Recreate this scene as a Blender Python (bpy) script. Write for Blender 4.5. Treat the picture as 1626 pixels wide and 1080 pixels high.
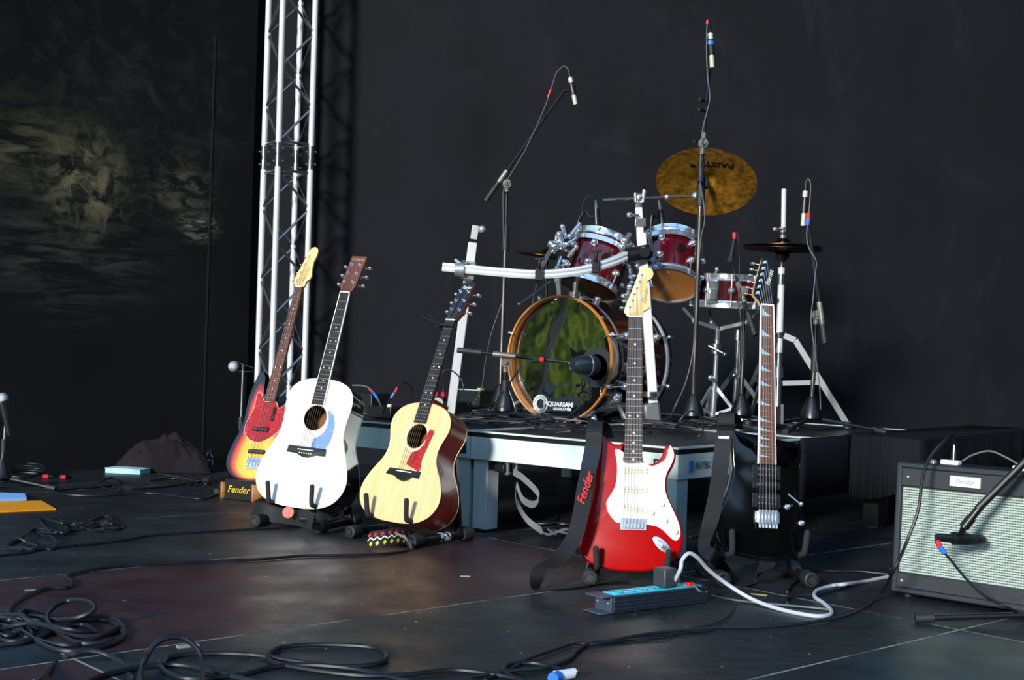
import bpy, math, random
from mathutils import Vector as V, Matrix
PI = math.pi
random.seed(7)
C = bpy.context.scene.collection
scn = bpy.context.scene
for o in list(bpy.data.objects): bpy.data.objects.remove(o)

# ------------------------------------------------------------------ camera
FPX = 2100.0; EYE = V((0, 0, .72)); ROLL = math.radians(1.7); PITCH = math.atan(8 / FPX)
_F = V((0, math.cos(PITCH), math.sin(PITCH))); _R0 = V((1, 0, 0)); _U0 = V((0, -math.sin(PITCH), math.cos(PITCH)))
_R = _R0 * math.cos(ROLL) + _U0 * math.sin(ROLL); _U = _U0 * math.cos(ROLL) - _R0 * math.sin(ROLL)
cd = bpy.data.cameras.new('camera'); cam = bpy.data.objects.new('camera', cd); C.objects.link(cam)
cd.sensor_width = 36; cd.lens = FPX / 1626 * 36; cd.clip_end = 100
cam.matrix_world = Matrix(((_R.x, _U.x, -_F.x, EYE.x), (_R.y, _U.y, -_F.y, EYE.y), (_R.z, _U.z, -_F.z, EYE.z), (0, 0, 0, 1)))
scn.camera = cam

# ------------------------------------------------------------------ light: open-air stage, low sun from the front left
scn.view_settings.view_transform = 'Standard'; scn.view_settings.look = 'None'
scn.view_settings.gamma = 1; scn.view_settings.use_curve_mapping = False
scn.view_settings.exposure = 0.0
sd = bpy.data.lights.new('sun', 'SUN'); sun = bpy.data.objects.new('sun', sd); C.objects.link(sun)
sd.energy = 5.2; sd.angle = math.radians(8); sd.color = (1, .965, .91)
SUNV = V((-.47, -.88, .27)).normalized()
sun.rotation_euler = SUNV.to_track_quat('Z', 'Y').to_euler()
w = bpy.data.worlds.new('outdoors'); scn.world = w; w.use_nodes = True
nt = w.node_tree; nt.nodes.clear()
def wn(t, **k):
    n = nt.nodes.new(t)
    for a, b in k.items(): setattr(n, a, b)
    return n
tc = wn('ShaderNodeTexCoord'); sep = wn('ShaderNodeSeparateXYZ'); nt.links.new(tc.outputs['Generated'], sep.inputs[0])
ns = wn('ShaderNodeTexNoise'); ns.inputs['Scale'].default_value = 9; ns.inputs['Detail'].default_value = 8; nt.links.new(tc.outputs['Generated'], ns.inputs['Vector'])
r1 = wn('ShaderNodeValToRGB'); nt.links.new(ns.outputs[0], r1.inputs[0])
e = r1.color_ramp.elements; e[0].position = .36; e[0].color = (.012, .02, .008, 1); e[1].position = .62; e[1].color = (.26, .32, .05, 1)
m = e.new(.5); m.color = (.08, .13, .02, 1)
ns2 = wn('ShaderNodeTexNoise'); ns2.inputs['Scale'].default_value = 3; nt.links.new(tc.outputs['Generated'], ns2.inputs['Vector'])
ad = wn('ShaderNodeMath', operation='MULTIPLY_ADD'); nt.links.new(ns2.outputs[0], ad.inputs[0]); ad.inputs[1].default_value = -.45; nt.links.new(sep.outputs[2], ad.inputs[2])
r2 = wn('ShaderNodeValToRGB'); nt.links.new(ad.outputs[0], r2.inputs[0])
e = r2.color_ramp.elements; e[0].position = .13; e[0].color = (0, 0, 0, 1); e[1].position = .17; e[1].color = (1, 1, 1, 1)
r3 = wn('ShaderNodeValToRGB'); nt.links.new(sep.outputs[2], r3.inputs[0])
e = r3.color_ramp.elements; e[0].position = .1; e[0].color = (.6, .85, 1.0, 1); e[1].position = .9; e[1].color = (.16, .4, .9, 1)
r4 = wn('ShaderNodeValToRGB'); nt.links.new(sep.outputs[2], r4.inputs[0])
e = r4.color_ramp.elements; e[0].position = .0; e[0].color = (0, 0, 0, 1); e[1].position = .02; e[1].color = (1, 1, 1, 1)
mrx = wn('ShaderNodeMapRange'); mrx.inputs[1].default_value = -.85; mrx.inputs[2].default_value = -.35; mrx.inputs[3].default_value = 1; mrx.inputs[4].default_value = .08; nt.links.new(sep.outputs[0], mrx.inputs[0])
vm = wn('ShaderNodeVectorMath', operation='SCALE'); nt.links.new(r1.outputs[0], vm.inputs[0]); nt.links.new(mrx.outputs[0], vm.inputs['Scale'])
mx = wn('ShaderNodeMixRGB'); nt.links.new(r2.outputs[0], mx.inputs[0]); nt.links.new(vm.outputs[0], mx.inputs[1]); nt.links.new(r3.outputs[0], mx.inputs[2])
bg = wn('ShaderNodeBackground'); nt.links.new(mx.outputs[0], bg.inputs[0]); bg.inputs[1].default_value = 1.45
out = wn('ShaderNodeOutputWorld'); nt.links.new(bg.outputs[0], out.inputs[0])

# ------------------------------------------------------------------ helpers
def at(px, py, Y):
    a = (px - 813) / FPX; b = (540 - py) / FPX
    d = _F + _R * a + _U * b
    return EYE + d * (Y / d.y)
def fl(px, py, z=0.0):
    a = (px - 813) / FPX; b = (540 - py) / FPX
    d = _F + _R * a + _U * b
    return EYE + d * ((z - EYE.z) / d.z)
def cr(pts, n=8, closed=False):
    pts = [V(p) for p in pts]; N = len(pts); o = []
    if N < 3: return pts
    rng = N if closed else N - 1
    for i in range(rng):
        p1 = pts[i]; p2 = pts[(i + 1) % N]
        p0 = pts[i - 1] if (i or closed) else p1 * 2 - p2
        p3 = pts[(i + 2) % N] if (closed or i + 2 < N) else p2 * 2 - p1
        for k in range(n):
            t = k / n
            o.append(.5 * ((2 * p1) + (p2 - p0) * t + (2 * p0 - 5 * p1 + 4 * p2 - p3) * t * t + (3 * p1 - p0 - 3 * p2 + p3) * t ** 3))
    if not closed: o.append(pts[-1])
    return o
def frame(o, z, x=None):
    z = V(z).normalized(); x = V(x) if x is not None else (V((1, 0, 0)) if abs(z.x) < .9 else V((0, 1, 0)))
    x = (x - z * x.dot(z)).normalized(); y = z.cross(x)
    return Matrix(((x.x, y.x, z.x, o[0]), (x.y, y.y, z.y, o[1]), (x.z, y.z, z.z, o[2]), (0, 0, 0, 1)))
def rz(a, o=(0, 0, 0)): return Matrix.Translation(V(o)) @ Matrix.Rotation(a, 4, 'Z')
class MB:
    def __init__(s): s.v = []; s.f = []; s.m = []
    def add(s, vs, fs, mi=0):
        b = len(s.v); s.v += [V(p) for p in vs]; s.f += [[i + b for i in f] for f in fs]; s.m += [mi] * len(fs); return s
    def box(s, c, sz, M=None, mi=0):
        M = M or Matrix(); c = V(c); vs = []
        for x in (-1, 1):
            for y in (-1, 1):
                for z in (-1, 1): vs.append(M @ (c + V((x * sz[0] / 2, y * sz[1] / 2, z * sz[2] / 2))))
        return s.add(vs, [(0, 1, 3, 2), (4, 6, 7, 5), (0, 4, 5, 1), (2, 3, 7, 6), (0, 2, 6, 4), (1, 5, 7, 3)], mi)
    def bar(s, p, q, w, h, up=(0, 0, 1), mi=0):
        p = V(p); q = V(q); M = frame((p + q) / 2, q - p, up); return s.box((0, 0, 0), (w, h, (q - p).length), M, mi)
    def tube(s, pts, r, n=8, closed=False, mi=0, caps=True):
        pts = [V(p) for p in pts]; N = len(pts); vs = []; fs = []; prev = None
        for i, p in enumerate(pts):
            if closed: t = pts[(i + 1) % N] - pts[i - 1]
            else: t = pts[min(i + 1, N - 1)] - pts[max(i - 1, 0)]
            t.normalize() if t.length > 1e-9 else None
            if prev is None: a = V((0, 0, 1)) if abs(t.z) < .9 else V((1, 0, 0))
            else: a = prev
            a = a - t * a.dot(t)
            if a.length < 1e-6: a = V((1, 0, 0)) - t * t.x
            a.normalize(); prev = a; b = t.cross(a)
            rr = r[i] if isinstance(r, (list, tuple)) else r
            for k in range(n): vs.append(p + (a * math.cos(2 * PI * k / n) + b * math.sin(2 * PI * k / n)) * rr)
        for i in range(N if closed else N - 1):
            j = (i + 1) % N
            for k in range(n): fs.append((i * n + k, i * n + (k + 1) % n, j * n + (k + 1) % n, j * n + k))
        if caps and not closed: fs.append(list(range(n))[::-1]); fs.append([(N - 1) * n + k for k in range(n)])
        return s.add(vs, fs, mi)
    def lathe(s, prof, M=None, n=24, mi=0, ang=2 * PI, cap=True):
        M = M or Matrix(); vs = []; fs = []; N = len(prof)
        for r, z in prof:
            for k in range(n): vs.append(M @ V((r * math.cos(ang * k / n), r * math.sin(ang * k / n), z)))
        for i in range(N - 1):
            for k in range(n): fs.append((i * n + k, i * n + (k + 1) % n, (i + 1) * n + (k + 1) % n, (i + 1) * n + k))
        if cap and prof[0][0] > 1e-5: fs.append(list(range(n))[::-1])
        if cap and prof[-1][0] > 1e-5: fs.append([(N - 1) * n + k for k in range(n)])
        return s.add(vs, fs, mi)
    def cyl(s, p, q, r, n=16, mi=0, r2=None):
        p = V(p); q = V(q); return s.lathe([(r, 0), (r if r2 is None else r2, (q - p).length)], frame(p, q - p), n, mi)
    def ball(s, c, r, n=16, M=None, sc=(1, 1, 1), mi=0):
        M = (M or Matrix.Translation(V(c))); pr = [(max(1e-6, math.sin(PI * i / 10)) * r, -math.cos(PI * i / 10) * r) for i in range(11)]
        return s.lathe(pr, M @ Matrix.Diagonal((sc[0], sc[1], sc[2], 1)), n, mi)
    def prism(s, ol, z0, z1, rad=0, M=None, mi=0, ms=None, k=3):
        M = M or Matrix(); ms = mi if ms is None else ms; N = len(ol)
        ar = sum(ol[i][0] * ol[(i + 1) % N][1] - ol[(i + 1) % N][0] * ol[i][1] for i in range(N))
        if ar < 0: ol = ol[::-1]
        nr = []
        for i in range(N):
            a = ol[i - 1]; b = ol[(i + 1) % N]; t = V((b[0] - a[0], b[1] - a[1])); t.normalize(); nr.append(V((t.y, -t.x)))
        rings = []
        if rad:
            for q in range(k + 1):
                an = PI / 2 * q / k; rings.append((rad * (1 - math.sin(an)), z0 + rad * (1 - math.cos(an))))
            for q in range(k + 1):
                an = PI / 2 * q / k; rings.append((rad * (1 - math.cos(an)), z1 - rad * (1 - math.sin(an))))
        else: rings = [(0, z0), (0, z1)]
        vs = []
        for ins, z in rings:
            for i in range(N): vs.append(M @ V((ol[i][0] - nr[i].x * ins, ol[i][1] - nr[i].y * ins, z)))
        fs = []
        for j in range(len(rings) - 1):
            for i in range(N): fs.append((j * N + i, j * N + (i + 1) % N, (j + 1) * N + (i + 1) % N, (j + 1) * N + i))
        s.add(vs, fs, ms); b = len(s.v) - len(vs)
        s.f.append([b + i for i in range(N)][::-1]); s.m.append(ms)
        s.f.append([b + (len(rings) - 1) * N + i for i in range(N)]); s.m.append(mi)
        return s
    def ribbon(s, pts, wv, th=.002, mi=0):
        N = len(pts); vs = []; fs = []
        for i in range(N):
            t = (V(pts[min(i + 1, N - 1)]) - V(pts[max(i - 1, 0)])).normalized(); wd = V(wv[i]); nn = t.cross(wd)
            nn = nn.normalized() * th / 2 if nn.length > 1e-6 else V((0, 0, th / 2))
            p = V(pts[i]); vs += [p - wd / 2 - nn, p + wd / 2 - nn, p + wd / 2 + nn, p - wd / 2 + nn]
        for i in range(N - 1):
            for k in range(4): fs.append((i * 4 + k, i * 4 + (k + 1) % 4, i * 4 + 4 + (k + 1) % 4, i * 4 + 4 + k))
        fs += [(3, 2, 1, 0), tuple((N - 1) * 4 + k for k in range(4))]
        return s.add(vs, fs, mi)
    def build(s, name, mats, parent=None, M=None, bevel=0, ang=35, sub=None):
        base = V((0, 0, 0)) if parent is not None or M is None else None
        me = bpy.data.meshes.new(name)
        inv = None
        if parent is not None and parent.get('_w'):   # vertices were given in world space
            inv = parent['_o'] ; ov = V(inv)
            vs = [p - ov for p in s.v]
        else: vs = s.v
        me.from_pydata([tuple(p) for p in vs], [], s.f)
        mats = mats if isinstance(mats, (list, tuple)) else [mats]
        for m_ in mats: me.materials.append(m_)
        for p, mi in zip(me.polygons, s.m): p.material_index = mi; p.use_smooth = True
        me.update(); me.set_sharp_from_angle(angle=math.radians(ang))
        o = bpy.data.objects.new(name, me); C.objects.link(o)
        if parent is not None:
            root = parent
            o.parent = parent
            if parent.get('_w'): o['_w'] = 1; o['_o'] = parent['_o']
        if M is not None: o.matrix_world = M
        if bevel:
            b = o.modifiers.new('bevel', 'BEVEL'); b.width = bevel; b.segments = 2; b.limit_method = 'ANGLE'
        return o
def tag(o, label=None, cat=None, group=None, kind=None):
    if label: o['label'] = label
    if cat: o['category'] = cat
    if group: o['group'] = group
    if kind: o['kind'] = kind
    return o
def thing(name, label, cat, M=None, group=None):
    o = bpy.data.objects.new(name, None); C.objects.link(o); o.empty_display_size = .05
    if M is not None: o.matrix_world = M
    return tag(o, label, cat, group)
def wthing(name, label, cat, base, group=None):       # parts are given in world coordinates, the empty stands at base
    o = thing(name, label, cat, Matrix.Translation(V(base)), group); o['_w'] = 1; o['_o'] = list(base); return o
def single(mb, name, mats, label, cat, group=None, base=None, bevel=0, kind=None, ang=35):  # one-mesh thing, world coords in
    if base is None:
        n = len(mb.v); base = V((sum(p.x for p in mb.v) / n, sum(p.y for p in mb.v) / n, min(p.z for p in mb.v)))
    mb.v = [p - V(base) for p in mb.v]
    o = mb.build(name, mats, None, Matrix.Translation(V(base)), bevel, ang)
    return tag(o, label, cat, group, kind)
def text(s, size, M, mat, name, parent, shear=0, ext=.0004, label=None, sx=1, bold=0):
    cu = bpy.data.curves.new('lettering', 'FONT'); cu.body = s; cu.size = size; cu.shear = shear; cu.extrude = ext; cu.align_x = 'CENTER'; cu.align_y = 'CENTER'; cu.offset = bold
    to = bpy.data.objects.new('lettering', cu); C.objects.link(to); bpy.context.view_layer.update()
    me = bpy.data.meshes.new_from_object(to); bpy.data.objects.remove(to); bpy.data.curves.remove(cu)
    M = M @ Matrix.Diagonal((sx, 1, 1, 1))
    if parent.get('_w'): M = Matrix.Translation(-V(parent['_o'])) @ M
    me.transform(M); me.materials.clear(); me.materials.append(mat)
    o = bpy.data.objects.new(name, me); C.objects.link(o); o.parent = parent
    if label: o['label'] = label
    return o

# ------------------------------------------------------------------ materials
def S(h):
    h = h.lstrip('#'); c = [int(h[i:i + 2], 16) / 255 for i in (0, 2, 4)]
    return tuple(x / 12.92 if x <= .04045 else ((x + .055) / 1.055) ** 2.4 for x in c) + (1,)
def mat(name, col, rough=.5, metal=0, coat=0, spec=.5, bump=0, bscale=200, var=None, vscale=5, vmap=(1, 1, 1), trans=0, sheen=0, vlo=.4, vhi=.6, detail=4, croug=.05):
    m = bpy.data.materials.new(name); m.use_nodes = True; t = m.node_tree; b = t.nodes['Principled BSDF']
    col = S(col) if isinstance(col, str) else col
    b.inputs['Base Color'].default_value = col; b.inputs['Roughness'].default_value = rough; b.inputs['Metallic'].default_value = metal
    b.inputs['Coat Weight'].default_value = coat; b.inputs['Coat Roughness'].default_value = croug; b.inputs['Specular IOR Level'].default_value = spec
    b.inputs['Transmission Weight'].default_value = trans; b.inputs['Sheen Weight'].default_value = sheen
    if var is not None or bump:
        tc = t.nodes.new('ShaderNodeTexCoord'); mp = t.nodes.new('ShaderNodeMapping'); mp.inputs['Scale'].default_value = vmap; t.links.new(tc.outputs['Object'], mp.inputs[0])
    if var is not None:
        n = t.nodes.new('ShaderNodeTexNoise'); n.inputs['Scale'].default_value = vscale; n.inputs['Detail'].default_value = detail; t.links.new(mp.outputs[0], n.inputs['Vector'])
        r = t.nodes.new('ShaderNodeValToRGB'); r.color_ramp.elements[0].position = vlo; r.color_ramp.elements[1].position = vhi
        r.color_ramp.elements[0].color = col; r.color_ramp.elements[1].color = S(var) if isinstance(var, str) else var
        t.links.new(n.outputs[0], r.inputs[0]); t.links.new(r.outputs[0], b.inputs['Base Color'])
    if bump:
        n = t.nodes.new('ShaderNodeTexNoise'); n.inputs['Scale'].default_value = bscale; t.links.new(tc.outputs['Object'], n.inputs['Vector'])
        bp = t.nodes.new('ShaderNodeBump'); bp.inputs['Strength'].default_value = bump; bp.inputs['Distance'].default_value = .002; t.links.new(n.outputs[0], bp.inputs['Height']); t.links.new(bp.outputs[0], b.inputs['Normal'])
    return m
black = mat('black_plastic', '#101113', .4)
bmetal = mat('black_powder_coat', '#151618', .35, .2)
gmetal = mat('grey_stand_tube', '#5a5854', .3, .75)
rubber = mat('black_rubber', '#1b1d20', .6)
foam = mat('grey_foam', '#1d2024', .85, bump=.5, bscale=600)
cablem = mat('cable_rubber', '#0f141b', .48, spec=.45)
cableg = mat('grey_cable', '#5d6268', .35)
chrome = mat('chrome', '#e6ecf4', .18, .9)
anod = mat('anodised_aluminium', '#e4eeeb', .42, .15, var='#b6c8c6', vscale=3, vmap=(1, 1, .5), bump=.1, bscale=60)
dchrome = mat('dull_chrome', '#9aa2a8', .28, .95)
alu = mat('aluminium', '#b9c0c0', .42, .75, var='#8b9493', vscale=14, vmap=(1, 1, .3), bump=.15, bscale=60)
alub = mat('bright_aluminium', '#d6dcde', .42, .3)
white = mat('white_plastic', '#e9ecef', .35)
cream = mat('cream_plastic', '#dfe3c0', .4)
red = mat('red_tape', '#c8202a', .5)
blue = mat('blue_tape', '#2c6fd0', .5)
nylon = mat('black_nylon_webbing', '#14161a', .65, bump=.5, bscale=900)

# ------------------------------------------------------------------ the stage: floor, walls, ceiling
D1 = V((.743, .669, 0)).normalized(); N1 = V((-.669, .743, 0)).normalized()
def fmat(name, c1, c2, rough=.45):
    m = mat(name, c1, rough, spec=.45, var=c2, vscale=6, vmap=(1, 5, 1), vlo=.35, vhi=.7, detail=8)
    t = m.node_tree; b = t.nodes['Principled BSDF']
    src = b.inputs['Base Color'].links[0].from_socket
    tc = [n for n in t.nodes if n.type == 'TEX_COORD'][0]
    n = t.nodes.new('ShaderNodeTexNoise'); n.inputs['Scale'].default_value = 55; n.inputs['Detail'].default_value = 2; t.links.new(tc.outputs['Object'], n.inputs['Vector'])
    r = t.nodes.new('ShaderNodeValToRGB'); r.color_ramp.elements[0].position = .72; r.color_ramp.elements[1].position = .745; t.links.new(n.outputs[0], r.inputs[0])
    mx = t.nodes.new('ShaderNodeMixRGB'); t.links.new(r.outputs[0], mx.inputs[0]); t.links.new(src, mx.inputs[1]); mx.inputs[2].default_value = S('#a09a86'); t.links.new(mx.outputs[0], b.inputs['Base Color'])
    n2 = t.nodes.new('ShaderNodeTexNoise'); n2.inputs['Scale'].default_value = 4; n2.inputs['Detail'].default_value = 6; t.links.new(tc.outputs['Object'], n2.inputs['Vector'])
    mr = t.nodes.new('ShaderNodeMapRange'); mr.inputs[1].default_value = .3; mr.inputs[2].default_value = .7; mr.inputs[3].default_value = rough - .1; mr.inputs[4].default_value = rough + .15; t.links.new(n2.outputs[0], mr.inputs[0]); t.links.new(mr.outputs[0], b.inputs['Roughness'])
    # fine anti-slip grid
    wv = t.nodes.new('ShaderNodeTexVoronoi'); wv.inputs['Scale'].default_value = 260; t.links.new(tc.outputs['Object'], wv.inputs['Vector'])
    bp = t.nodes.new('ShaderNodeBump'); bp.inputs['Strength'].default_value = .35; bp.inputs['Distance'].default_value = .001; t.links.new(wv.outputs[0], bp.inputs['Height']); t.links.new(bp.outputs[0], b.inputs['Normal'])
    return m
FM = [fmat('panel_black', '#131619', '#20252a'), fmat('panel_brown', '#2a1718', '#3a2222'), fmat('panel_green_grey', '#161b1c', '#232c2c'),
      mat('dusty_seam', '#8d8f86', .8, var='#3a3c3c', vscale=5, vlo=.45, vhi=.6), mat('teal_panel', '#141c20', .4, var='#23343a', vscale=5)]
mb = MB(); g = .004
ts = [-8.75 + 2 * i for i in range(12)]; nsq = [-5.2 + i for i in range(20)]
def fp(t, n, z=0): p = D1 * t + N1 * n; p.z = z; return p
for i, t in enumerate(ts[:-1]):
    for j, n in enumerate(nsq[:-1]):
        k = random.choice([0, 0, 2])
        if abs(t - 1.25) < .1 and abs(n - 2.8) < .1: k = 1
        if abs(t - 1.25) < .1 and abs(n - 1.8) < .1: k = 2
        if abs(t + .75) < .1 and abs(n - 1.8) < .1: k = 1
        if abs(t + .75) < .1 and abs(n - 2.8) < .1: k = 4
        if abs(t - 1.25) < .1 and abs(n - .8) < .1: k = 4
        if abs(t - 3.25) < .1: k = 0
        mb.add([fp(t + g, n + g), fp(t + 2 - g, n + g), fp(t + 2 - g, n + 1 - g), fp(t + g, n + 1 - g)], [(0, 1, 2, 3)], k)
mb.add([fp(ts[0], nsq[0], -.0006), fp(ts[-1], nsq[0], -.0006), fp(ts[-1], nsq[-1], -.0006), fp(ts[0], nsq[-1], -.0006)], [(0, 1, 2, 3)], 3)
o = mb.build('floor', FM); tag(o, 'black and brown stage floor panels', None, kind='structure')

def wallmat(name, c1, stains):
    m = mat(name, c1, .75, spec=.15, var=tuple(x * 1.8 for x in S(c1)[:3]) + (1,), vscale=1.3, vlo=.35, vhi=.75, detail=8, bump=.3, bscale=350)
    t = m.node_tree; b = t.nodes['Principled BSDF']; tc = [n for n in t.nodes if n.type == 'TEX_COORD'][0]
    cur = b.inputs['Base Color'].links[0].from_socket
    for (c, sc, mp_, lo, hi, centre, rad, amt) in stains:
        mp = t.nodes.new('ShaderNodeMapping'); mp.inputs['Scale'].default_value = mp_; t.links.new(tc.outputs['Object'], mp.inputs[0])
        n = t.nodes.new('ShaderNodeTexNoise'); n.inputs['Scale'].default_value = sc; n.inputs['Detail'].default_value = 9; n.inputs['Roughness'].default_value = .68; n.inputs['Distortion'].default_value = .8; t.links.new(mp.outputs[0], n.inputs['Vector'])
        r = t.nodes.new('ShaderNodeMapRange'); r.inputs[1].default_value = lo; r.inputs[2].default_value = hi; t.links.new(n.outputs[0], r.inputs[0])
        fac = r.outputs[0]
        if centre:
            sb = t.nodes.new('ShaderNodeVectorMath'); sb.operation = 'SUBTRACT'; sb.inputs[1].default_value = centre; t.links.new(tc.outputs['Object'], sb.inputs[0])
            dv = t.nodes.new('ShaderNodeVectorMath'); dv.operation = 'DIVIDE'; dv.inputs[1].default_value = rad; t.links.new(sb.outputs[0], dv.inputs[0])
            ln = t.nodes.new('ShaderNodeVectorMath'); ln.operation = 'LENGTH'; t.links.new(dv.outputs[0], ln.inputs[0])
            mr = t.nodes.new('ShaderNodeMapRange'); mr.interpolation_type = 'SMOOTHSTEP'; mr.inputs[1].default_value = 0; mr.inputs[2].default_value = 1; mr.inputs[3].default_value = 1; mr.inputs[4].default_value = 0; t.links.new(ln.outputs['Value'], mr.inputs[0])
            mu = t.nodes.new('ShaderNodeMath'); mu.operation = 'MULTIPLY'; t.links.new(fac, mu.inputs[0]); t.links.new(mr.outputs[0], mu.inputs[1]); fac = mu.outputs[0]
        mu = t.nodes.new('ShaderNodeMath'); mu.operation = 'MULTIPLY'; mu.inputs[1].default_value = amt; t.links.new(fac, mu.inputs[0])
        mx = t.nodes.new('ShaderNodeMixRGB'); t.links.new(mu.outputs[0], mx.inputs[0]); t.links.new(cur, mx.inputs[1]); mx.inputs[2].default_value = S(c); cur = mx.outputs[0]
    t.links.new(cur, b.inputs['Base Color']); return m
# left wall: hardboard panel, scuffed, running at 45 degrees; local x along the wall
W0 = fl(400, 737) + N1 * .1; W1 = fl(0, 757) + N1 * .1; wd = (W1 - W0).normalized(); wlen = (W1 - W0).length + .45
Mw = frame(W0, (0, 0, 1), wd)
def lw(px, py):      # wall-local point for a pixel
    a = (px - 813) / FPX; b = (540 - py) / FPX; d = _F + _R * a + _U * b
    nn = Mw.to_3x3().col[1]; t_ = (W0 - EYE).dot(nn) / d.dot(nn); return Mw.inverted() @ (EYE + d * t_)
st = []
for (c, px, py, rx, ry, lo, hi, amt, sc, mp_) in [
    ('#8a8868', 135, 290, .36, .42, .45, .62, .75, 9, (1, 1, 1)), ('#66654a', 60, 240, .65, .36, .44, .66, .75, 6, (.5, 1, 2.2)),
    ('#6a6856', 285, 300, .36, .28, .46, .66, .65, 11, (.8, 1, 1.6)), ('#8a8a7c', 315, 360, .2, .12, .46, .60, .7, 14, (.6, 1, 2)),
    ('#2f3238', 190, 170, .25, .5, .35, .6, .35, 4, (1, 1, .6)), ('#4a4a44', 100, 400, .8, .5, .45, .65, .7, 8, (.4, 1, 2.5)), ('#3c3b34', 200, 150, 1.4, .9, .48, .68, .5, 7, (1, 1, 1))]:
    p = lw(px, py); st.append((c, sc, mp_, lo, hi, (p.x, 0, p.z), (rx, 5, ry), amt))
LWM = wallmat('scuffed_black_hardboard', '#0e1012', st)
mb = MB(); mb.box((wlen / 2 - .01, -.03, 1.9), (wlen, .06, 3.8)); 
o = mb.build('wall_left', LWM, None, Mw); tag(o, 'scuffed black hardboard side wall with worn olive patches', kind='structure')
p = lw(325, 600)
mb = MB(); mb.box((p.x, .0015, 1.2), (.010, .003, 2.4))
o = mb.build('trim_1', mat('edge_trim', '#0b0c0d', .7), None, Mw); tag(o, kind='structure')

CC = V((.577, 4.49, 0)); UL = V((-.766, .643, 0)); VB = V((.643, .766, 0)); HR = .387   # riser corner and axes
def rp(u, v, z=0): p = CC + UL * u + VB * v; p.z = z; return p
BV = 7.68
bk = wallmat('black_stage_molton', '#090c12', [('#33343a', 3, (1, 1, .5), .56, .8, None, None, .22), ('#26272b', 22, (1, 1, 1), .6, .75, None, None, .25)])
mb = MB(); n = 90; vs = []; fs = []; us = [-2.2 + i * 8.2 / n for i in range(n + 1)]
for i, u in enumerate(us):
    wav = .004 * math.sin(i * .9) + .003 * math.sin(i * 2.3 + 1)
    for z, am in ((0, 1), (1.5, .8), (3, .45), (6.5, .1)): vs.append(V((u, BV + wav * am, z)))
for i in range(n):
    for j in range(3): fs.append((i * 4 + j, i * 4 + 4 + j, i * 4 + 5 + j, i * 4 + 1 + j))
mb.add(vs, fs); o = mb.build('wall_back', bk, ang=80); tag(o, 'black cloth backdrop across the back of the stage', kind='structure')
dark = mat('unseen_dark_shell', '#0c0c0e', .8)
mb = MB(); mb.box((1.5, 6.2, 6.55), (9, 6, .1)); o = mb.build('unseen_ceiling', dark); tag(o, kind='structure')  # unseen roof, put in to keep the stage dark
mb = MB(); mb.box((5.0, 6, 3.25), (.1, 6, 6.5)); o = mb.build('unseen_wall_right', dark); tag(o, kind='structure')  # unseen side wall, added to darken the stage and its reflections

# ------------------------------------------------------------------ drum riser
deckm = mat('riser_deck_ply', '#141517', .5, var='#1f2124', vscale=8, bump=.2)
def deck(u0, u1, v0, v1, label, legs=(), wmat=anod, legm=None):
    o = wthing('riser_deck', label, 'stage riser', rp((u0 + u1) / 2, (v0 + v1) / 2), 'aluminium riser decks under the drum kit')
    M = frame(rp(0, 0), (0, 0, 1), UL); k = Matrix(((UL.x, VB.x, 0, CC.x), (UL.y, VB.y, 0, CC.y), (0, 0, 1, 0), (0, 0, 0, 1)))
    g = .003; a, b, c, d = u0 + g, u1 - g, v0 + g, v1 - g
    MB().box(((a + b) / 2, (c + d) / 2, HR - .012), (b - a - .01, d - c - .01, .018), k).build('deck_board', deckm, o)
    for nm, c0, sz in (('front_beam', ((a + b) / 2, c + .012, 0), (b - a, .024)), ('rear_beam', ((a + b) / 2, d - .012, 0), (b - a, .024)),
                       ('side_beam', (a + .012, (c + d) / 2, 0), (.024, d - c - .05)), ('side_beam', (b - .012, (c + d) / 2, 0), (.024, d - c - .05))):
        f = MB(); f.box((c0[0], c0[1], HR - .066), (sz[0], sz[1], .085), k); f.box((c0[0], c0[1], HR - .003), (sz[0] , sz[1], .006), k); f.box((c0[0], c0[1], HR - .016), (sz[0] - .002, sz[1] - .006, .02), k, 1)
        f.build(nm, [wmat, black], o)
    wmat = anod if wmat is alu else wmat
    for (u, v) in legs:
        f = MB(); f.box((u, v, (HR - .012) / 2), (.07, .07, HR - .030), k); f.box((u, v, .006), (.066, .066, .010), k, 1); f.build('leg', [legm or anod, rubber], o, bevel=.003)
    return o, k
LG = lambda u0, u1, v0, v1: ((u0 + .06, v0 + .06), (u1 - .06, v0 + .06), (u0 + .06, v1 - .06), (u1 - .06, v1 - .06))
dk, KR = deck(0, .95, 0, 1, 'riser deck at the near right corner, edge marked beside the red guitar', ((.045, .045), (.905, .05), (.89, .94), (.06, .45)), anod)
dk2, _ = deck(.95, 2.0, 0, 1, 'riser deck with white lettered sticker behind the small guitar', ((.995, .05), (1.94, .06), (1.0, .94), (1.94, .94)), anod)
dk4, _ = deck(0, .95, 1, 2, 'rear riser deck under the snare and hi-hat', ((.3, 1.3), (.89, 1.06), (.06, 1.94), (.89, 1.94)), legm=bmetal)  # black legs stand in for the shade under the rear deck
dk5, _ = deck(.95, 2.0, 1, 2, 'rear riser deck behind the kick drum', LG(.95, 2.0, 1, 2))
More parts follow.
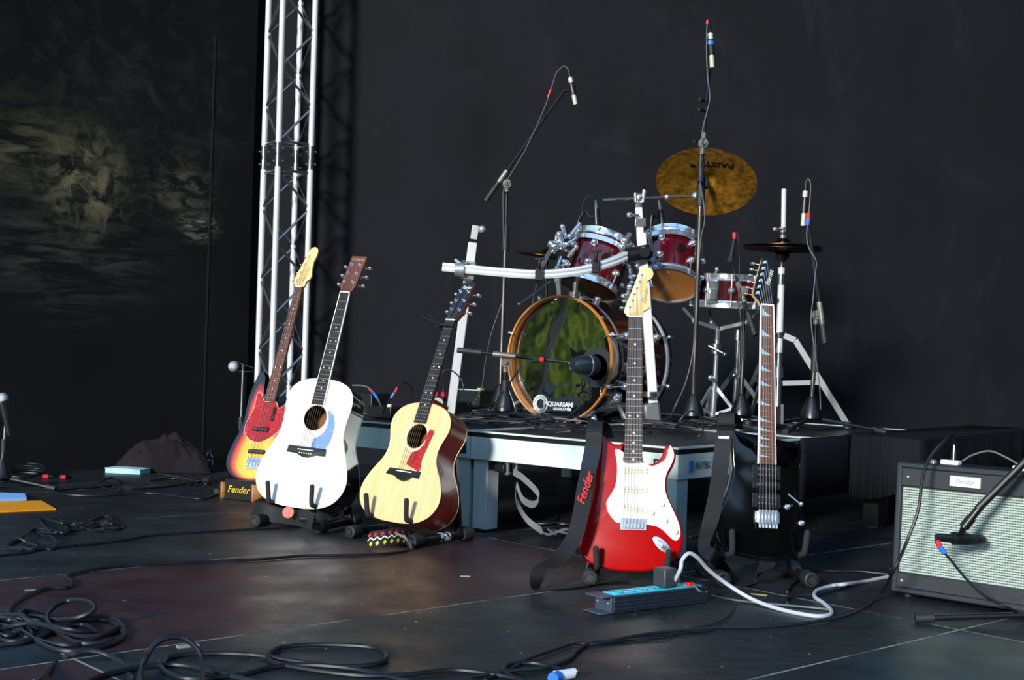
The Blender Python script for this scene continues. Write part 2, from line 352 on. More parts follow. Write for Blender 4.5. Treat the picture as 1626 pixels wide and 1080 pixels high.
# stickers
stk = mat('sticker_white', '#d5dad8', .5); stb = mat('sticker_black', '#0d0e10', .5)
Mf = Matrix(((-UL.x, 0, -VB.x, 0), (-UL.y, 0, -VB.y, 0), (0, 1, 0, 0), (0, 0, 0, 1)))     # text lies on front face, reads left to right
def onfront(u, z, e=.0035): p = rp(u, 0, z) - VB * (.0 - .003 + e); M_ = Mf.copy(); M_.translation = p; return M_
MB().box((0, 0, -.0015), (.12, .05, .001), onfront(1.03, HR - .066)).build('sticker_plate', stb, dk2)
text('PSL', .058, onfront(1.03, HR - .066, .006), stk, 'sticker_lettering', dk2, label='white letters on black sticker')
MB().box((0, 0, -.0015), (.05, .05, .001), onfront(.09, HR - .066)).build('sticker_plate', stk, dk)
text('F', .058, onfront(.09, HR - .066, .006), stb, 'sticker_lettering', dk, label='black letter on edge of riser')
Ms = Matrix(((VB.x, 0, -UL.x, 0), (VB.y, 0, -UL.y, 0), (0, 1, 0, 0), (0, 0, 0, 1)))
def onside(v, z): p = rp(0, v, z) + UL * (.003) - UL * .005; M_ = Ms.copy(); M_.translation = p; return M_
text('BÜTEC', .032, onside(.155, HR - .066), stb, 'maker_lettering', dk)
MB().box((-.075, 0, 0), (.022, .04, .001), onside(.155, HR - .066)).build('maker_badge', mat('badge_blue', '#1f6fc4', .5), dk)
# black cloth laid over the rear right deck
mb = MB(); n = 40; clm = mat('black_molton_cloth', '#16191e', .9, spec=.1, bump=.3)
top = []; path = [(1.9, 1.02), (-.30, 1.02), (-.30, 2.6)]
vs = []; fs = []; pts = []
for i in range(n + 1): pts.append(rp(.02 - .32 * i / n, 1.3 , 0))
for i in range(n + 1): pts.append(rp(-.30, 1.3 + 1.4 * i / n, 0))
for i, p in enumerate(pts):
    out_ = (-VB if i <= n else -UL); w_ = .012 * math.sin(i * .7) + .008 * math.sin(i * 1.9)
    dz = .235 + .02 * math.sin(i * .13)
    for z, am in ((HR + .004, 0), (HR - .06, .4), (HR - dz, 1)):
        q = p + out_ * (.006 + abs(w_) * am); q.z = z; vs.append(q)
N = len(pts)
for i in range(N - 1):
    for j in range(2): fs.append((i * 3 + j, i * 3 + j + 1, i * 3 + 4 + j, i * 3 + 3 + j))
b = len(vs); vs += [rp(.02, 2.7, HR + .004)]
fs.append([i * 3 for i in range(N)] + [b])
pts2 = [rp(0, .86 + .44 * i / 10, 0) - UL * .008 for i in range(11)]
b = len(vs)
for i, p in enumerate(pts2):
    for z in (HR + .004, HR - .06, HR - .235): q = p - UL * (.004 * (i % 2)); q.z = z; vs.append(q)
for i in range(10):
    for j in range(2): fs.append((b + i * 3 + j, b + i * 3 + j + 1, b + i * 3 + 4 + j, b + i * 3 + 3 + j))
mb.add(vs, fs); o = single(mb, 'stage_cloth', clm, 'black cloth hanging over the right rear edge of the riser', 'cloth', ang=80)
md = o.modifiers.new('thickness', 'SOLIDIFY'); md.thickness = .004
# table under cloth: side deck that carries it
dkr, _ = deck(-.29, -.0, 1.32, 2.6, 'narrow extension deck under black cloth at the right rear', ((-.23, 1.42), (-.06, 1.42), (-.23, 2.5)), bmetal, bmetal)  # legs coloured black so they sink into the shade below the cloth

# truss
tb = V(at(452, 400, 7.37)); tb.z = 0
t = wthing('truss_tower', 'silver four-chord lattice truss tower standing by the backdrop', 'truss', tb)
cn = [V((-.135, .027, 0)), V((-.027, -.135, 0)), V((.135, -.027, 0)), V((.027, .135, 0))]
for c in cn:
    f = MB(); f.cyl(tb + c + V((0, 0, .01)), tb + c + V((0, 0, 1.68)), .0175, 16); f.cyl(tb + c + V((0, 0, 1.77)), tb + c + V((0, 0, 3.7)), .0175, 16)
    ch = f.build('main_chord', alub, t)
    f = MB(); f.cyl(tb + c + V((0, 0, 1.66)), tb + c + V((0, 0, 1.715)), .0195, 16); f.cyl(tb + c + V((0, 0, 1.735)), tb + c + V((0, 0, 1.79)), .0195, 16); f.cyl(tb + c + V((0, 0, 1.7)), tb + c + V((0, 0, 1.75)), .016, 12)
    for zz in (1.69, 1.76):
        f.cyl(tb + c + V((-.03, 0, zz)), tb + c + V((.03, 0, zz)), .005, 8)
    f.build('conical_coupler', dchrome, ch)
for i in range(4):
    a = cn[i]; b = cn[(i + 1) % 4]
    for z0, z1, n in ((.05, 1.64, 8), (1.80, 3.65, 9)):
        f = MB(); st_ = (z1 - z0) / n
        for k in range(n):
            p, q = (a, b) if (k + i) % 2 else (b, a)
            f.cyl(tb + p + V((0, 0, z0 + k * st_)), tb + q + V((0, 0, z0 + (k + 1) * st_)), .0075, 8)
        for z in (z0, z1): f.cyl(tb + a + V((0, 0, z)), tb + b + V((0, 0, z)), .0075, 8)
        f.build('lattice_brace', dchrome, t)
f = MB(); f.box(tb + V((0, 0, .006)), (.4, .4, .012)); f.build('base_plate', alu, t)

# ------------------------------------------------------------------ guitars
GP = {}
def gplace(B, N, L, Yb, dY, yaw, name):
    b = at(*B, Yb); n = at(*N, Yb + dY); ax = (n - b); s = ax.length / L; ax.normalize()
    nv = V((-math.sin(yaw), -math.cos(yaw), 0)); nv = (nv - ax * nv.dot(ax)).normalized(); x = ax.cross(nv)
    GP[name] = (b, yaw, ax, nv)
    M = Matrix(((x.x * s, ax.x * s, nv.x * s, b.x), (x.y * s, ax.y * s, nv.y * s, b.y), (x.z * s, ax.z * s, nv.z * s, b.z), (0, 0, 0, 1)))
    return M
def mm(l, n=5): return [(p.x, p.y) for p in cr([V((a / 1000, b / 1000, 0)) for a, b in l], n, True)]
maple = mat('maple', '#d8b878', .35, coat=.4, var='#e6c98c', vscale=9, vmap=(6, .6, 1))
rosew = mat('rosewood_dark', '#23150f', .45, var='#34211a', vscale=12, vmap=(8, .6, 1))
rosel = mat('rosewood_brown', '#5a3220', .45, var='#74452c', vscale=12, vmap=(8, .5, 1))
ebony = mat('ebony', '#15181d', .35)
mahog = mat('mahogany_side', '#64201a', .35, coat=.25, var='#7a2c1e', vscale=14, vmap=(2, .5, 8))
spruce = mat('spruce_top', '#e0b67c', .38, coat=.4, var='#eac48e', vscale=10, vmap=(9, .35, 1))
white_top = mat('pale_spruce_top', '#f6efdc', .3, coat=.6, var='#fbf6e8', vscale=10, vmap=(9, .4, 1))
gblack = mat('gloss_black_side', '#0a0606', .12, coat=1, spec=.7)
inner = mat('guitar_inside', '#7a4a28', .8)
steel = mat('steel_string', '#6e7074', .4, .6); bronze = mat('bronze_string', '#5e5240', .45, .5)
pearl = mat('pearl_dot', '#e8efe0', .3)
fretm = mat('fret_wire', '#8f9296', .4, .6)
def neck(par, y0, yn, w0, wn, zt, fbmat, nkmat, nfr, L, depth=.02, bind=None, inl=None, dots=(3, 5, 7, 9, 12, 15, 17, 19), ysad=None):
    """fretboard from y0 to nut yn, top surface at zt"""
    def hw(y): return (w0 + (wn - w0) * (y - y0) / (yn - y0)) / 2
    f = MB(); f.add([(-hw(y0), y0, zt - .006), (hw(y0), y0, zt - .006), (hw(yn), yn, zt - .006), (-hw(yn), yn, zt - .006), (-hw(y0), y0, zt), (hw(y0), y0, zt), (hw(yn), yn, zt), (-hw(yn), yn, zt)],
                    [(3, 2, 1, 0), (4, 5, 6, 7), (0, 1, 5, 4), (1, 2, 6, 5), (2, 3, 7, 6), (3, 0, 4, 7)], 0)
    for k in range(1, nfr + 1):
        y = yn - L * (1 - 2 ** (-k / 12)); 
        if y > y0 + .002: f.box((0, y, zt + .0006), (hw(y) * 2 - .001, .0018, .0012), mi=1)
    if bind:
        for sx in (-1, 1): f.bar((sx * (hw(y0) - .0005), y0, zt - .002), (sx * (hw(yn) - .0005), yn, zt - .002), .0035, .006, (1, 0, 0), 3)
    for k in dots:
        if k > nfr: continue
        y = yn - L * (1 - (2 ** (-k / 12) + 2 ** (-(k - 1) / 12)) / 2)
        if y < y0: continue
        if inl == 'shark':
            h_ = L * (2 ** (-(k - 1) / 12) - 2 ** (-k / 12)) * .8; x = -hw(y) + .004
            f.add([(x, y - h_ * .5, zt + .0004), (x + hw(y) * 1.35, y - h_ * .5, zt + .0004), (x + hw(y) * .35, y, zt + .0004), (x, y + h_ * .5, zt + .0004)], [(0, 1, 2, 3)], 2)
        else:
            for dx in ((-.25, .25) if k in (12, 24) else (0,)) if inl != 'martin' else ((-.25, .25) if k in (7, 12) else (0,)):
                f.cyl((dx * hw(y) * 2, y, zt), (dx * hw(y) * 2, y, zt + .0005), .0034, 10, 2)
    f.build('fretboard', [fbmat, fretm, pearl if inl != 'shark' else mat('abalone', '#9cc4d0', .4), white if bind is None else bind], par)
    # half-round neck shaft
    f = MB(); vs = []; st = 10
    ys = (y0 + .0, yn)
    for y in ys:
        for k in range(st + 1):
            a = PI * k / st; vs.append((-math.cos(a) * hw(y), y, zt - .006 - math.sin(a) * depth * (1.1 if y == y0 else 1)))
    f.add(vs, [(k, k + 1, st + 2 + k, st + 1 + k) for k in range(st)] + [tuple(range(st + 1)), tuple(range(2 * st + 1, st, -1))]); f.build('neck', nkmat, par)
    MB().box((0, yn + .0025, zt + .0008), (hw(yn) * 2, .005, .005)).build('nut', pearl, par)
    return hw
def peg(par, x, y, z, side, m_=chrome, dx=.03, big=1, back=.016):
    f = MB(); f.cyl((x, y, z), (x, y, z + .002), .0055 * big, 12); f.cyl((x, y, z), (x, y, z + .009), .0032 * big, 10)
    if side:
        kx = x + side * dx; f.cyl((x, y, z - back), (kx, y, z - back), .0022 * big, 8)
        f.ball(None, .009 * big, 12, Matrix.Translation((kx + side * .006, y, z - back)), (.9, .55, 1))
        f.cyl((x, y, z - back - .004), (x, y, z - back + .006), .007 * big, 10)
    f.build('tuning_peg', m_, par)
def strings(par, n, x0, x1, ysad, zs, yn, zn, posts, r=.0006, ms=steel):
    for i in range(n):
        a = -1 + 2 * i / (n - 1)
        MB().tube([(a * x0, ysad, zs), (a * x1, yn, zn), (posts[i][0], posts[i][1], zn + .002)], r * (1.35 - .5 * i / (n - 1)), 5).build('string', ms, par)
def half(pts, W, Lb):
    R = cr([V((w_ * W / 2, t_ * Lb, 0)) for t_, w_ in pts], 6); R = [(p.x, p.y) for p in R]
    R[0] = (0, 0); R[-1] = (0, Lb); return R + [(-x, y) for x, y in R[-2:0:-1]]
DREAD = [(0, 0), (.004, .3), (.03, .64), (.09, .87), (.18, .99), (.27, .99), (.4, .88), (.53, .735), (.61, .7), (.69, .705), (.8, .735), (.89, .7), (.95, .58), (.985, .38), (1, .12), (1, 0)]
MINI = [(0, 0), (.004, .3), (.03, .62), (.09, .86), (.18, .985), (.27, .985), (.38, .87), (.5, .68), (.58, .62), (.66, .635), (.78, .73), (.87, .71), (.94, .58), (.98, .38), (1, .12), (1, 0)]
def acoustic(name, label, M, W, Lb, Dp, L, nut, saddle, shape, topm, sidem, backm, bindm, hole, bodyfr, hsm, keys, guard, bridgem, taper):
    g = thing(name, label, 'guitar', M)
    ol = half(shape, W, Lb); N = len(ol)
    f = MB()
    for j, z in enumerate((0, -Dp * .9, -Dp)):
        for x, y in ol:
            k = 1 if j < 2 else .985; dd = (z - (Dp * .12 * (y / Lb) * -1 if j else 0)); f.v.append(V((x * k, y * k + (1 - k) * Lb / 2, dd)))
    for j in range(2):
        for i in range(N): f.f.append((j * N + i, j * N + (i + 1) % N, (j + 1) * N + (i + 1) % N, (j + 1) * N + i)); f.m.append(0)
    f.f.append([2 * N + i for i in range(N)]); f.m.append(1)
    f.build('body_shell', [sidem, backm], g)
    # soundboard with an open round soundhole
    hy, hr = hole; f = MB(); hv = []
    for x, y in ol:
        a = math.atan2(y - hy, x); hv.append((math.cos(a) * hr, hy + math.sin(a) * hr))
    f.v = [V((x, y, .0)) for x, y in ol] + [V((x, y, .0)) for x, y in hv] + [V((x, y, -.004)) for x, y in hv]
    for i in range(N):
        j = (i + 1) % N; f.f.append((i, j, N + j, N + i)); f.f.append((N + i, N + j, 2 * N + j, 2 * N + i)); f.m += [0, 0]
    f.build('soundboard', topm, g)
    MB().tube([(x, y, -.001) for x, y in ol], .0022, 6, True).build('binding', bindm, g)
    MB().tube([(x * .99, y * .99 + .002, -Dp * .93 + Dp * .12 * y / Lb) for x, y in ol], .002, 6, True).build('back_binding', bindm, g)
    f = MB(); q = 48
    for r0, r1, mi in ((hr + .003, hr + .012, 0),):
        vs = [(math.cos(2 * PI * k / q) * r, hy + math.sin(2 * PI * k / q) * r, .0006) for r in (r0, r1) for k in range(q)]
        f.add(vs, [(k, (k + 1) % q, q + (k + 1) % q, q + k) for k in range(q)], mi)
    f.build('rosette', taper, g)
    f = MB(); f.box((0, Lb * .5, -Dp * .85), (W * .5, Lb * .8, .002)); f.build('inner_back', inner, g)
    f = MB(); f.prism(guard, .0006, .0016); f.build('pickguard', guard_mats[name], g)
    # bridge
    br = bridges[name]; f = MB(); f.prism(br, .0005, .009, .002, k=2); bo = f.build('bridge', bridgem, g)
    f = MB(); f.box((0, saddle, .0105), (.072, .003, .006)); 
    f.build('saddle', pearl, bo)
    for i in range(6): f = MB(); x = -.025 + .01 * i; f.ball(None, .0032, 8, Matrix.Translation((x, saddle - .013, .010))); f.build('bridge_pin', pearl if 'bridge_pale' in keys else black, bo)
    ye = hy + hr + .002
    neck(g, ye, nut, .056, .044, .0075, ebony, sidem if 'mahog' in keys else rosel, 20, L, .019, bind=pearl if 'bind' in keys else None, inl='martin', dots=(3, 5, 7, 9, 12, 15) if 'bind' not in keys else (5, 7, 9, 12, 15, 17))
    f = MB(); f.prism([(-.028, Lb - .0), (-.028, Lb + .02), (.028, Lb + .02), (.028, Lb)], -Dp * .75, -.0, .004); f.build('neck_heel', sidem if 'mahog' in keys else rosel, g)
    # headstock tilts back
    Mh = Matrix.Translation((0, nut + .004, .004)) @ Matrix.Rotation(math.radians(-13), 4, 'X')
    hs = [(-.022, 0), (-.035, .03), (-.031 if 'taper' in keys else -.034, .17), (-.012, .176) if 'taper' in keys else (-.034, .172), (.012, .176) if 'taper' in keys else (.034, .172), (.031 if 'taper' in keys else .034, .17), (.035, .03), (.022, 0)]
    f = MB(); f.prism(hs, -.015, 0, .0, Mh, 0, 1); ho = f.build('headstock', [hsm, sidem if 'mahog' in keys else rosel], g)
    posts = []
    for sx in (-1, 1):
        for k in range(3):
            x = sx * (.019 - .0 * k); y = .045 + k * .042; f = MB()
            f.cyl((x, y, 0), (x, y, .003), .006, 12); f.cyl((x, y, 0), (x, y, .012), .0033, 10)
            f.cyl((x, y, -.02), (sx * .05, y, -.02), .0022, 8); f.ball(None, .011, 12, Matrix.Translation((sx * .056, y, -.02)), (.9, .6, 1)); f.box((sx * .022, y, -.019), (.018, .02, .008))
            f.v = [Mh @ p for p in f.v]; f.build('tuning_peg', chrome, g); p = Mh @ V((x, y, .006)); posts.append(p)
    order = [posts[0], posts[1], posts[2], posts[5], posts[4], posts[3]]
    for i in range(6):
        a = -1 + .4 * i; MB().tube([(a * .0265, saddle, .0135), (a * .0178, nut, .0105), tuple(order[i])], .00075 * (1.3 - .09 * i), 5).build('string', bronze, g)
    return g, Mh, ho
guard_mats = {}; bridges = {}
# white dreadnought
L = .645; nut = .866; sad = .221
guard_mats['acoustic_guitar'] = mat('blue_grey_guard', '#6d8cc0', .3, var='#8aa6d2', vscale=60, vlo=.6, vhi=.7)
bridges['acoustic_guitar'] = [(a / 1000, b / 1000) for a, b in [(-84, 234), (-86, 206), (-45, 205), (-30, 200), (-12, 193), (12, 193), (30, 200), (45, 205), (86, 206), (84, 234)]]
gd = mm([(48, 385), (62, 383), (82, 365), (95, 325), (92, 275), (80, 240), (55, 223), (25, 222), (12, 240), (16, 268), (40, 285), (58, 310), (62, 345), (54, 372)], 5)
Mg = gplace((466, 805), (549, 466), nut, 5.0, .22, math.radians(24), 'martin')
g1, mh, ho = acoustic('acoustic_guitar', 'white-topped dreadnought acoustic guitar with blue-grey pickguard', Mg, .40, .508, .12, L, nut, sad, DREAD, white_top, gblack, gblack, cream, (.352, .0505), 14,
                   rosel, ('bind', 'bridge_pale'), gd, ebony, white_top)
text('C.F.Martin', .013, mh @ Matrix.Translation((0, .155, .0008)), mat('gold_letter', '#d8c088', .4, .5), 'headstock_lettering', g1, shear=.2)
# small natural acoustic
L = .597; nut = .782; sad = .185
guard_mats['acoustic_guitar.'] = 0
guard_mats['small_acoustic_guitar'] = mat('red_tortoise', '#98060a', .3, coat=.2, var='#c8342c', vscale=90, vlo=.5, vhi=.7)
bridges['small_acoustic_guitar'] = [(a / 1000, b / 1000) for a, b in [(-76, 194), (-88, 170), (-45, 166), (-22, 154), (0, 150), (22, 156), (40, 170), (72, 168), (72, 194)]]
gd = [(a / 1000, b / 1000) for a, b in [(48, 338), (52, 352), (58, 356), (74, 354), (78, 346), (66, 280), (58, 245), (64, 205), (60, 185), (48, 198), (10, 210), (-8, 216), (-10, 228), (2, 262), (30, 275), (48, 300)]]
Mg = gplace((621, 828), (717, 510), nut, 4.75, .20, math.radians(38), 'taylor')
g2, mh, ho = acoustic('small_acoustic_guitar', 'small natural-top acoustic guitar with red tortoise pickguard', Mg, .385, .453, .125, L, nut, sad, MINI, spruce, mahog, mahog, spruce, (.325, .047), 14,
                   ebony, ('mahog', 'taper'), gd, ebony, cream)
text('Taylor', .018, mh @ Matrix.Translation((0, .15, .0008)), pearl, 'headstock_lettering', g2, shear=.3)
# capo on it
cp = thing('capo', 'black spring capo clamped on the neck of the small guitar', 'capo', Mg @ Matrix.Translation((0, nut - .022, .0075)))
f = MB(); f.box((-.002, 0, .008), (.066, .011, .009)); f.build('pressure_bar', black, cp, bevel=.002)
f = MB(); f.tube(cr([(-.034, 0, .007), (-.045, 0, .0), (-.05, .002, -.02), (-.02, 0, -.034), (.01, 0, -.036)], 5), .005, 8); f.build('clamp_jaw', black, cp)
f = MB(); f.tube(cr([(-.04, 0, .004), (-.07, .01, .006), (-.10, .018, .012), (-.125, .02, .016)], 5), [.006] * 8 + [.007] * 8, 8); f.build('squeeze_handle', black, cp)
f = MB(); f.tube(cr([(-.045, 0, -.016), (-.075, .002, -.01), (-.10, .034, .0), (-.115, .04, .004)], 5), .0055, 8); f.build('squeeze_handle', black, cp)

# ---- solid bodies
def sunburst():
    m = mat('sunburst_lacquer', '#101010', .15, coat=1); t = m.node_tree; b = t.nodes['Principled BSDF']
    at_ = t.nodes.new('ShaderNodeAttribute'); at_.attribute_name = 'edge'; r = t.nodes.new('ShaderNodeValToRGB'); e = r.color_ramp.elements
    e[0].position = 0; e[0].color = S('#0a0505'); e[1].position = 1; e[1].color = S('#f7b838')
    for p, c in ((.16, '#1a0605'), (.30, '#b01808'), (.46, '#e8601a'), (.62, '#f5a028')): x = e.new(p); x.color = S(c)
    t.links.new(at_.outputs['Fac'], r.inputs[0]); t.links.new(r.outputs[0], b.inputs['Base Color']); return m
candy = mat('candy_red_lacquer', '#a00004', .25, 0, coat=.6, spec=.15, croug=.03)
blackl = mat('gloss_black_lacquer', '#040406', .12, coat=.6, spec=.4)
pgw = mat('white_pickguard', '#f2f3ea', .3, coat=.3)
def solid_body(g, ol, m_, th=.044, rad=.009):
    return MB().prism(ol, -th, 0, rad, k=4).build('body', m_, g)
def pickup(g, M, w, h, m_, poles, rows=1, pm=dchrome):
    f = MB(); ol = [(p.x, p.y) for p in cr([V((-w / 2, 0, 0)), V((-w / 2 + h * .3, h / 2, 0)), V((w / 2 - h * .3, h / 2, 0)), V((w / 2, 0, 0)), V((w / 2 - h * .3, -h / 2, 0)), V((-w / 2 + h * .3, -h / 2, 0))], 4, True)] if rows == 1 and h < .025 else [(-w / 2, -h / 2), (w / 2, -h / 2), (w / 2, h / 2), (-w / 2, h / 2)]
    f.prism(ol, 0, .006, .0015, M, k=2); p = f.build('pickup', m_, g)
    f = MB()
    for r_ in range(rows):
        for k in range(poles): x = (-1 + 2 * k / (poles - 1)) * .027; y = 0 if rows == 1 else (-.5 + r_) * h * .5; f.cyl(M @ V((x, y, .004)), M @ V((x, y, .0072)), .0026, 8)
    f.build('pole_pieces', pm, p); return p
def knob(g, x, y, z, r, h, m_, name='knob'):
    MB().lathe([(r, 0), (r * .95, h * .35), (r * .72, h * .45), (r * .66, h), (r * .5, h * 1.05), (0, h * 1.05)], Matrix.Translation((x, y, z)), 16).build(name, m_, g)
# red strat
STR = mm([(-27, 392), (-52, 386), (-76, 400), (-94, 418), (-108, 414), (-116, 390), (-119, 345), (-118, 300), (-121, 255), (-134, 190), (-152, 135), (-163, 90), (-155, 48), (-125, 22), (-71, 5), (-16, 0), (49, 3), (103, 19), (138, 48), (153, 92), (150, 135), (136, 174), (114, 215), (102, 258), (107, 297), (122, 326), (130, 357), (122, 381), (109, 389), (96, 381), (87, 355), (71, 335), (50, 328), (30, 338), (28, 350), (0, 352), (-27, 352)], 5)
Mg = gplace((1003, 908), (1009, 505.5), .79, 4.0, .18, math.radians(6), 'strat')
g3 = thing('electric_guitar', 'candy red electric guitar with white pickguard and maple headstock', 'guitar', Mg)
solid_body(g3, STR, candy)
PG = mm([(-57, 368), (-48, 371), (-30, 360), (-28, 331), (28, 331), (34, 333), (55, 322), (80, 330), (98, 345), (106, 372), (112, 386), (120, 375), (124, 352), (115, 326), (101, 297), (97, 260), (104, 228), (130, 172), (142, 140), (144, 112), (134, 97), (118, 103), (82, 134), (40, 143), (-40, 146), (-52, 150), (-73, 175), (-80, 200), (-77, 215), (-58, 248), (-50, 280), (-50, 330)], 4)
f = MB(); f.prism(PG, .0005, .003, k=2); f.build('pickguard', pgw, g3)
for y, r_ in ((307, 0), (248, 0), (190, 9)): pickup(g3, Matrix.Translation((.004, y / 1000, .003)) @ Matrix.Rotation(math.radians(-r_), 4, 'Z'), .078, .019, cream, 6, 1, dchrome)
for x, y in ((57, 178), (97, 155), (129, 122)): knob(g3, x / 1000, y / 1000, .003, .0115, .012, cream)
f = MB(); f.bar((.085, .208, .004), (.104, .186, .004), .003, .002); f.cyl((.092, .2, .003), (.09, .203, .018), .003, 8, r2=.0045); f.build('selector_switch', cream, g3)
f = MB(); f.box((.003, .142, .005), (.08, .036, .006)); bo = f.build('bridge', chrome, g3, bevel=.001)
f = MB()
for i in range(6): f.box((-.0235 + .0105 * i + .003 - .003, .142, .011), (.009, .026, .007))
f.build('bridge_saddles', chrome, bo, bevel=.001)
f = MB(); jk = [(p.x, p.y) for p in cr([V((math.cos(a) * .034, math.sin(a) * .0145, 0)) for a in [k * PI / 4 for k in range(8)]], 4, True)]
Mj = Matrix.Translation((.089, .083, 0)) @ Matrix.Rotation(math.radians(-42), 4, 'Z')
f.prism(jk, .0, .004, .0015, Mj); f.ball(None, .011, 14, Mj @ Matrix.Translation((0, 0, .003)), (1.6, .8, .35)); f.build('jack_plate', chrome, g3)
neck(g3, .331, .79, .056, .042, .011, rosew, maple, 21, .648, .02, dots=(3, 5, 7, 9, 12, 15, 17, 19, 21))
HS = mm([(-21, 0), (-30, 8), (-36, 18), (-29, 44), (-16, 76), (-2, 114), (9, 147), (20, 159), (36, 163), (50, 155), (55, 142), (50, 127), (38, 117), (36, 108), (42, 71), (46, 35), (36, 24), (25, 16), (21, 0)], 4)
def hshead(g, ol, yn, m_, posts, side, zt=.005, th=.014, sm=None, dx=.022, pm=chrome):
    M_ = Matrix.Translation((0, yn + .004, 0)); f = MB(); f.prism(ol, zt - th, zt, .0015, M_, 0, 1, k=2); f.build('headstock', [m_, sm or m_], g)
    out = []
    for x, y in posts: peg(g, x / 1000, y / 1000 + yn + .004, zt, side, pm, dx); out.append((x / 1000, y / 1000 + yn + .004))
    return out
ps = hshead(g3, HS, .79, maple, [(-20, 32), (-12.5, 54), (-6, 75), (2, 95), (10, 117), (17, 138)], -1, dx=.018)
strings(g3, 6, .0265, .0175, .142, .0155, .79, .0135, ps)
f = MB(); f.cyl((.018, .855, .005), (.018, .855, .010), .005, 10); f.build('string_tree', chrome, g3)
text('Fender', .019, Matrix.Translation((.031, .862, .0056)) @ Matrix.Rotation(math.radians(81), 4, 'Z'), mat('headstock_ink', '#6b5a34', .4), 'headstock_lettering', g3, shear=.35)

# black superstrat: traced in zoom units 1890/m, axis x=488,y0=900
def tr(l, ax, y0, k): return [((a - ax) / k * 1000, (y0 - b) / k * 1000) for a, b in l]
RG = mm(tr([(440, 228), (405, 245), (370, 238), (340, 215), (315, 175), (300, 150), (285, 165), (280, 240), (284, 320), (288, 400), (262, 500), (225, 590), (192, 670), (182, 740), (200, 805), (240, 850), (330, 880), (430, 897), (560, 900), (660, 885), (718, 835), (742, 765), (738, 690), (716, 605), (688, 535), (668, 470), (672, 400), (700, 330), (710, 260), (704, 208), (692, 197), (680, 208), (672, 262), (645, 315), (605, 343), (570, 335), (545, 300), (540, 290), (488, 288), (437, 288)], 488, 900, 1890), 5)
Mg = gplace((1216, 889), (1216.5, 487), .80, 4.08, .19, math.radians(-8), 'ibanez')
g4 = thing('electric_guitar', 'glossy black electric guitar with shark-fin inlays and pointed headstock', 'guitar', Mg)
solid_body(g4, RG, blackl, .042, .008)
for y, h, r_ in ((.268, .036, 2), (.228, .016, 1), (.180, .036, 2)):
    f = MB(); f.box((.002, y, .001), (.088, h + .006, .003)); f.build('pickup_ring', black, g4)
    pickup(g4, Matrix.Translation((.002, y, .0015)), .07, h, black, 6, r_, steel)
f = MB(); f.box((.002, .128, .006), (.078, .036, .009)); bo = f.build('tremolo_bridge', chrome, g4, bevel=.002)
f = MB()
for i in range(6): f.box((-.025 + .0107 * i, .128, .015), (.0085, .045, .009))
f.build('bridge_saddles', chrome, bo, bevel=.001)
f = MB()
for i in range(6): f.cyl((-.025 + .0107 * i, .108, .015), (-.025 + .0107 * i, .094, .017), .004, 10)
f.build('fine_tuners', chrome, bo)
knob(g4, .068, .165, 0, .009, .015, chrome); knob(g4, .113, .118, 0, .009, .015, chrome)
f = MB(); f.cyl((.072, .205, 0), (.098, .178, .02), .0025, 8); f.ball((.104, .174, .024), .008, sc=(1, 1, 1)); f.build('selector_switch', chrome, g4)
neck(g4, .292, .80, .057, .043, .011, rosel, maple, 24, .648, .019, bind=white, inl='shark', dots=(1, 3, 5, 7, 9, 12, 15, 17, 19, 21, 24))
# headstock: traced, tuners on the left along a diagonal edge
H2 = [(a / 1000, b / 1000) for a, b in [(-21, 0), (-26, 12), (-44, 32), (-36, 70), (-12, 155), (-8, 162), (14, 165), (26, 160), (30, 120), (26, 60), (22, 20), (21, 0)]]
Mh = Matrix.Translation((0, .804, .004)) @ Matrix.Rotation(math.radians(-5), 4, 'X')
f = MB(); f.prism(H2, -.014, 0, 0, Mh, 0, 1); f.build('headstock', [mat('headstock_black', '#08090b', .35, spec=.3), maple], g4)
ps = []
for k in range(6):
    x, y = -.029 + .0052 * k, .038 + k * .0215; f = MB(); f.cyl((x, y, 0), (x, y, .004), .0055, 10); f.cyl((x, y, 0), (x, y, .011), .0036, 10)
    f.cyl((x, y, -.018), (x - .027, y, -.018), .0022, 8); f.ball(None, .0085, 12, Matrix.Translation((x - .033, y, -.016)), (1, .6, 1)); f.v = [Mh @ p for p in f.v]; f.build('tuning_peg', chrome, g4); ps.append(tuple((Mh @ V((x, y, 0)))[:2]))
strings(g4, 6, .0265, .0178, .128, .019, .80, .013, ps)
text('Ibanez', .022, Mh @ Matrix.Translation((.012, .095, .0008)) @ Matrix.Rotation(math.radians(74), 4, 'Z'), pearl, 'headstock_lettering', g4, shear=.2)

# sunburst bass
BS = mm([(-32, 432), (-48, 442), (-60, 478), (-68, 525), (-86, 552), (-108, 546), (-124, 500), (-135, 430), (-134, 370), (-130, 310), (-138, 250), (-160, 180), (-172, 105), (-155, 55), (-110, 18), (-50, 3), (10, 0), (80, 10), (130, 40), (155, 90), (157, 150), (140, 210), (120, 260), (118, 310), (134, 360), (140, 400), (128, 428), (106, 420), (90, 392), (66, 372), (36, 378), (32, 400), (0, 405), (-30, 405)], 5)
Mg = gplace((396, 766), (476.5, 457.5), .99, 5.95, .32, math.radians(26), 'bass')
g5 = thing('bass_guitar', 'three-tone sunburst bass guitar with red tortoise pickguard and maple headstock', 'bass guitar', Mg)
bo = solid_body(g5, BS, sunburst(), .044, .009)
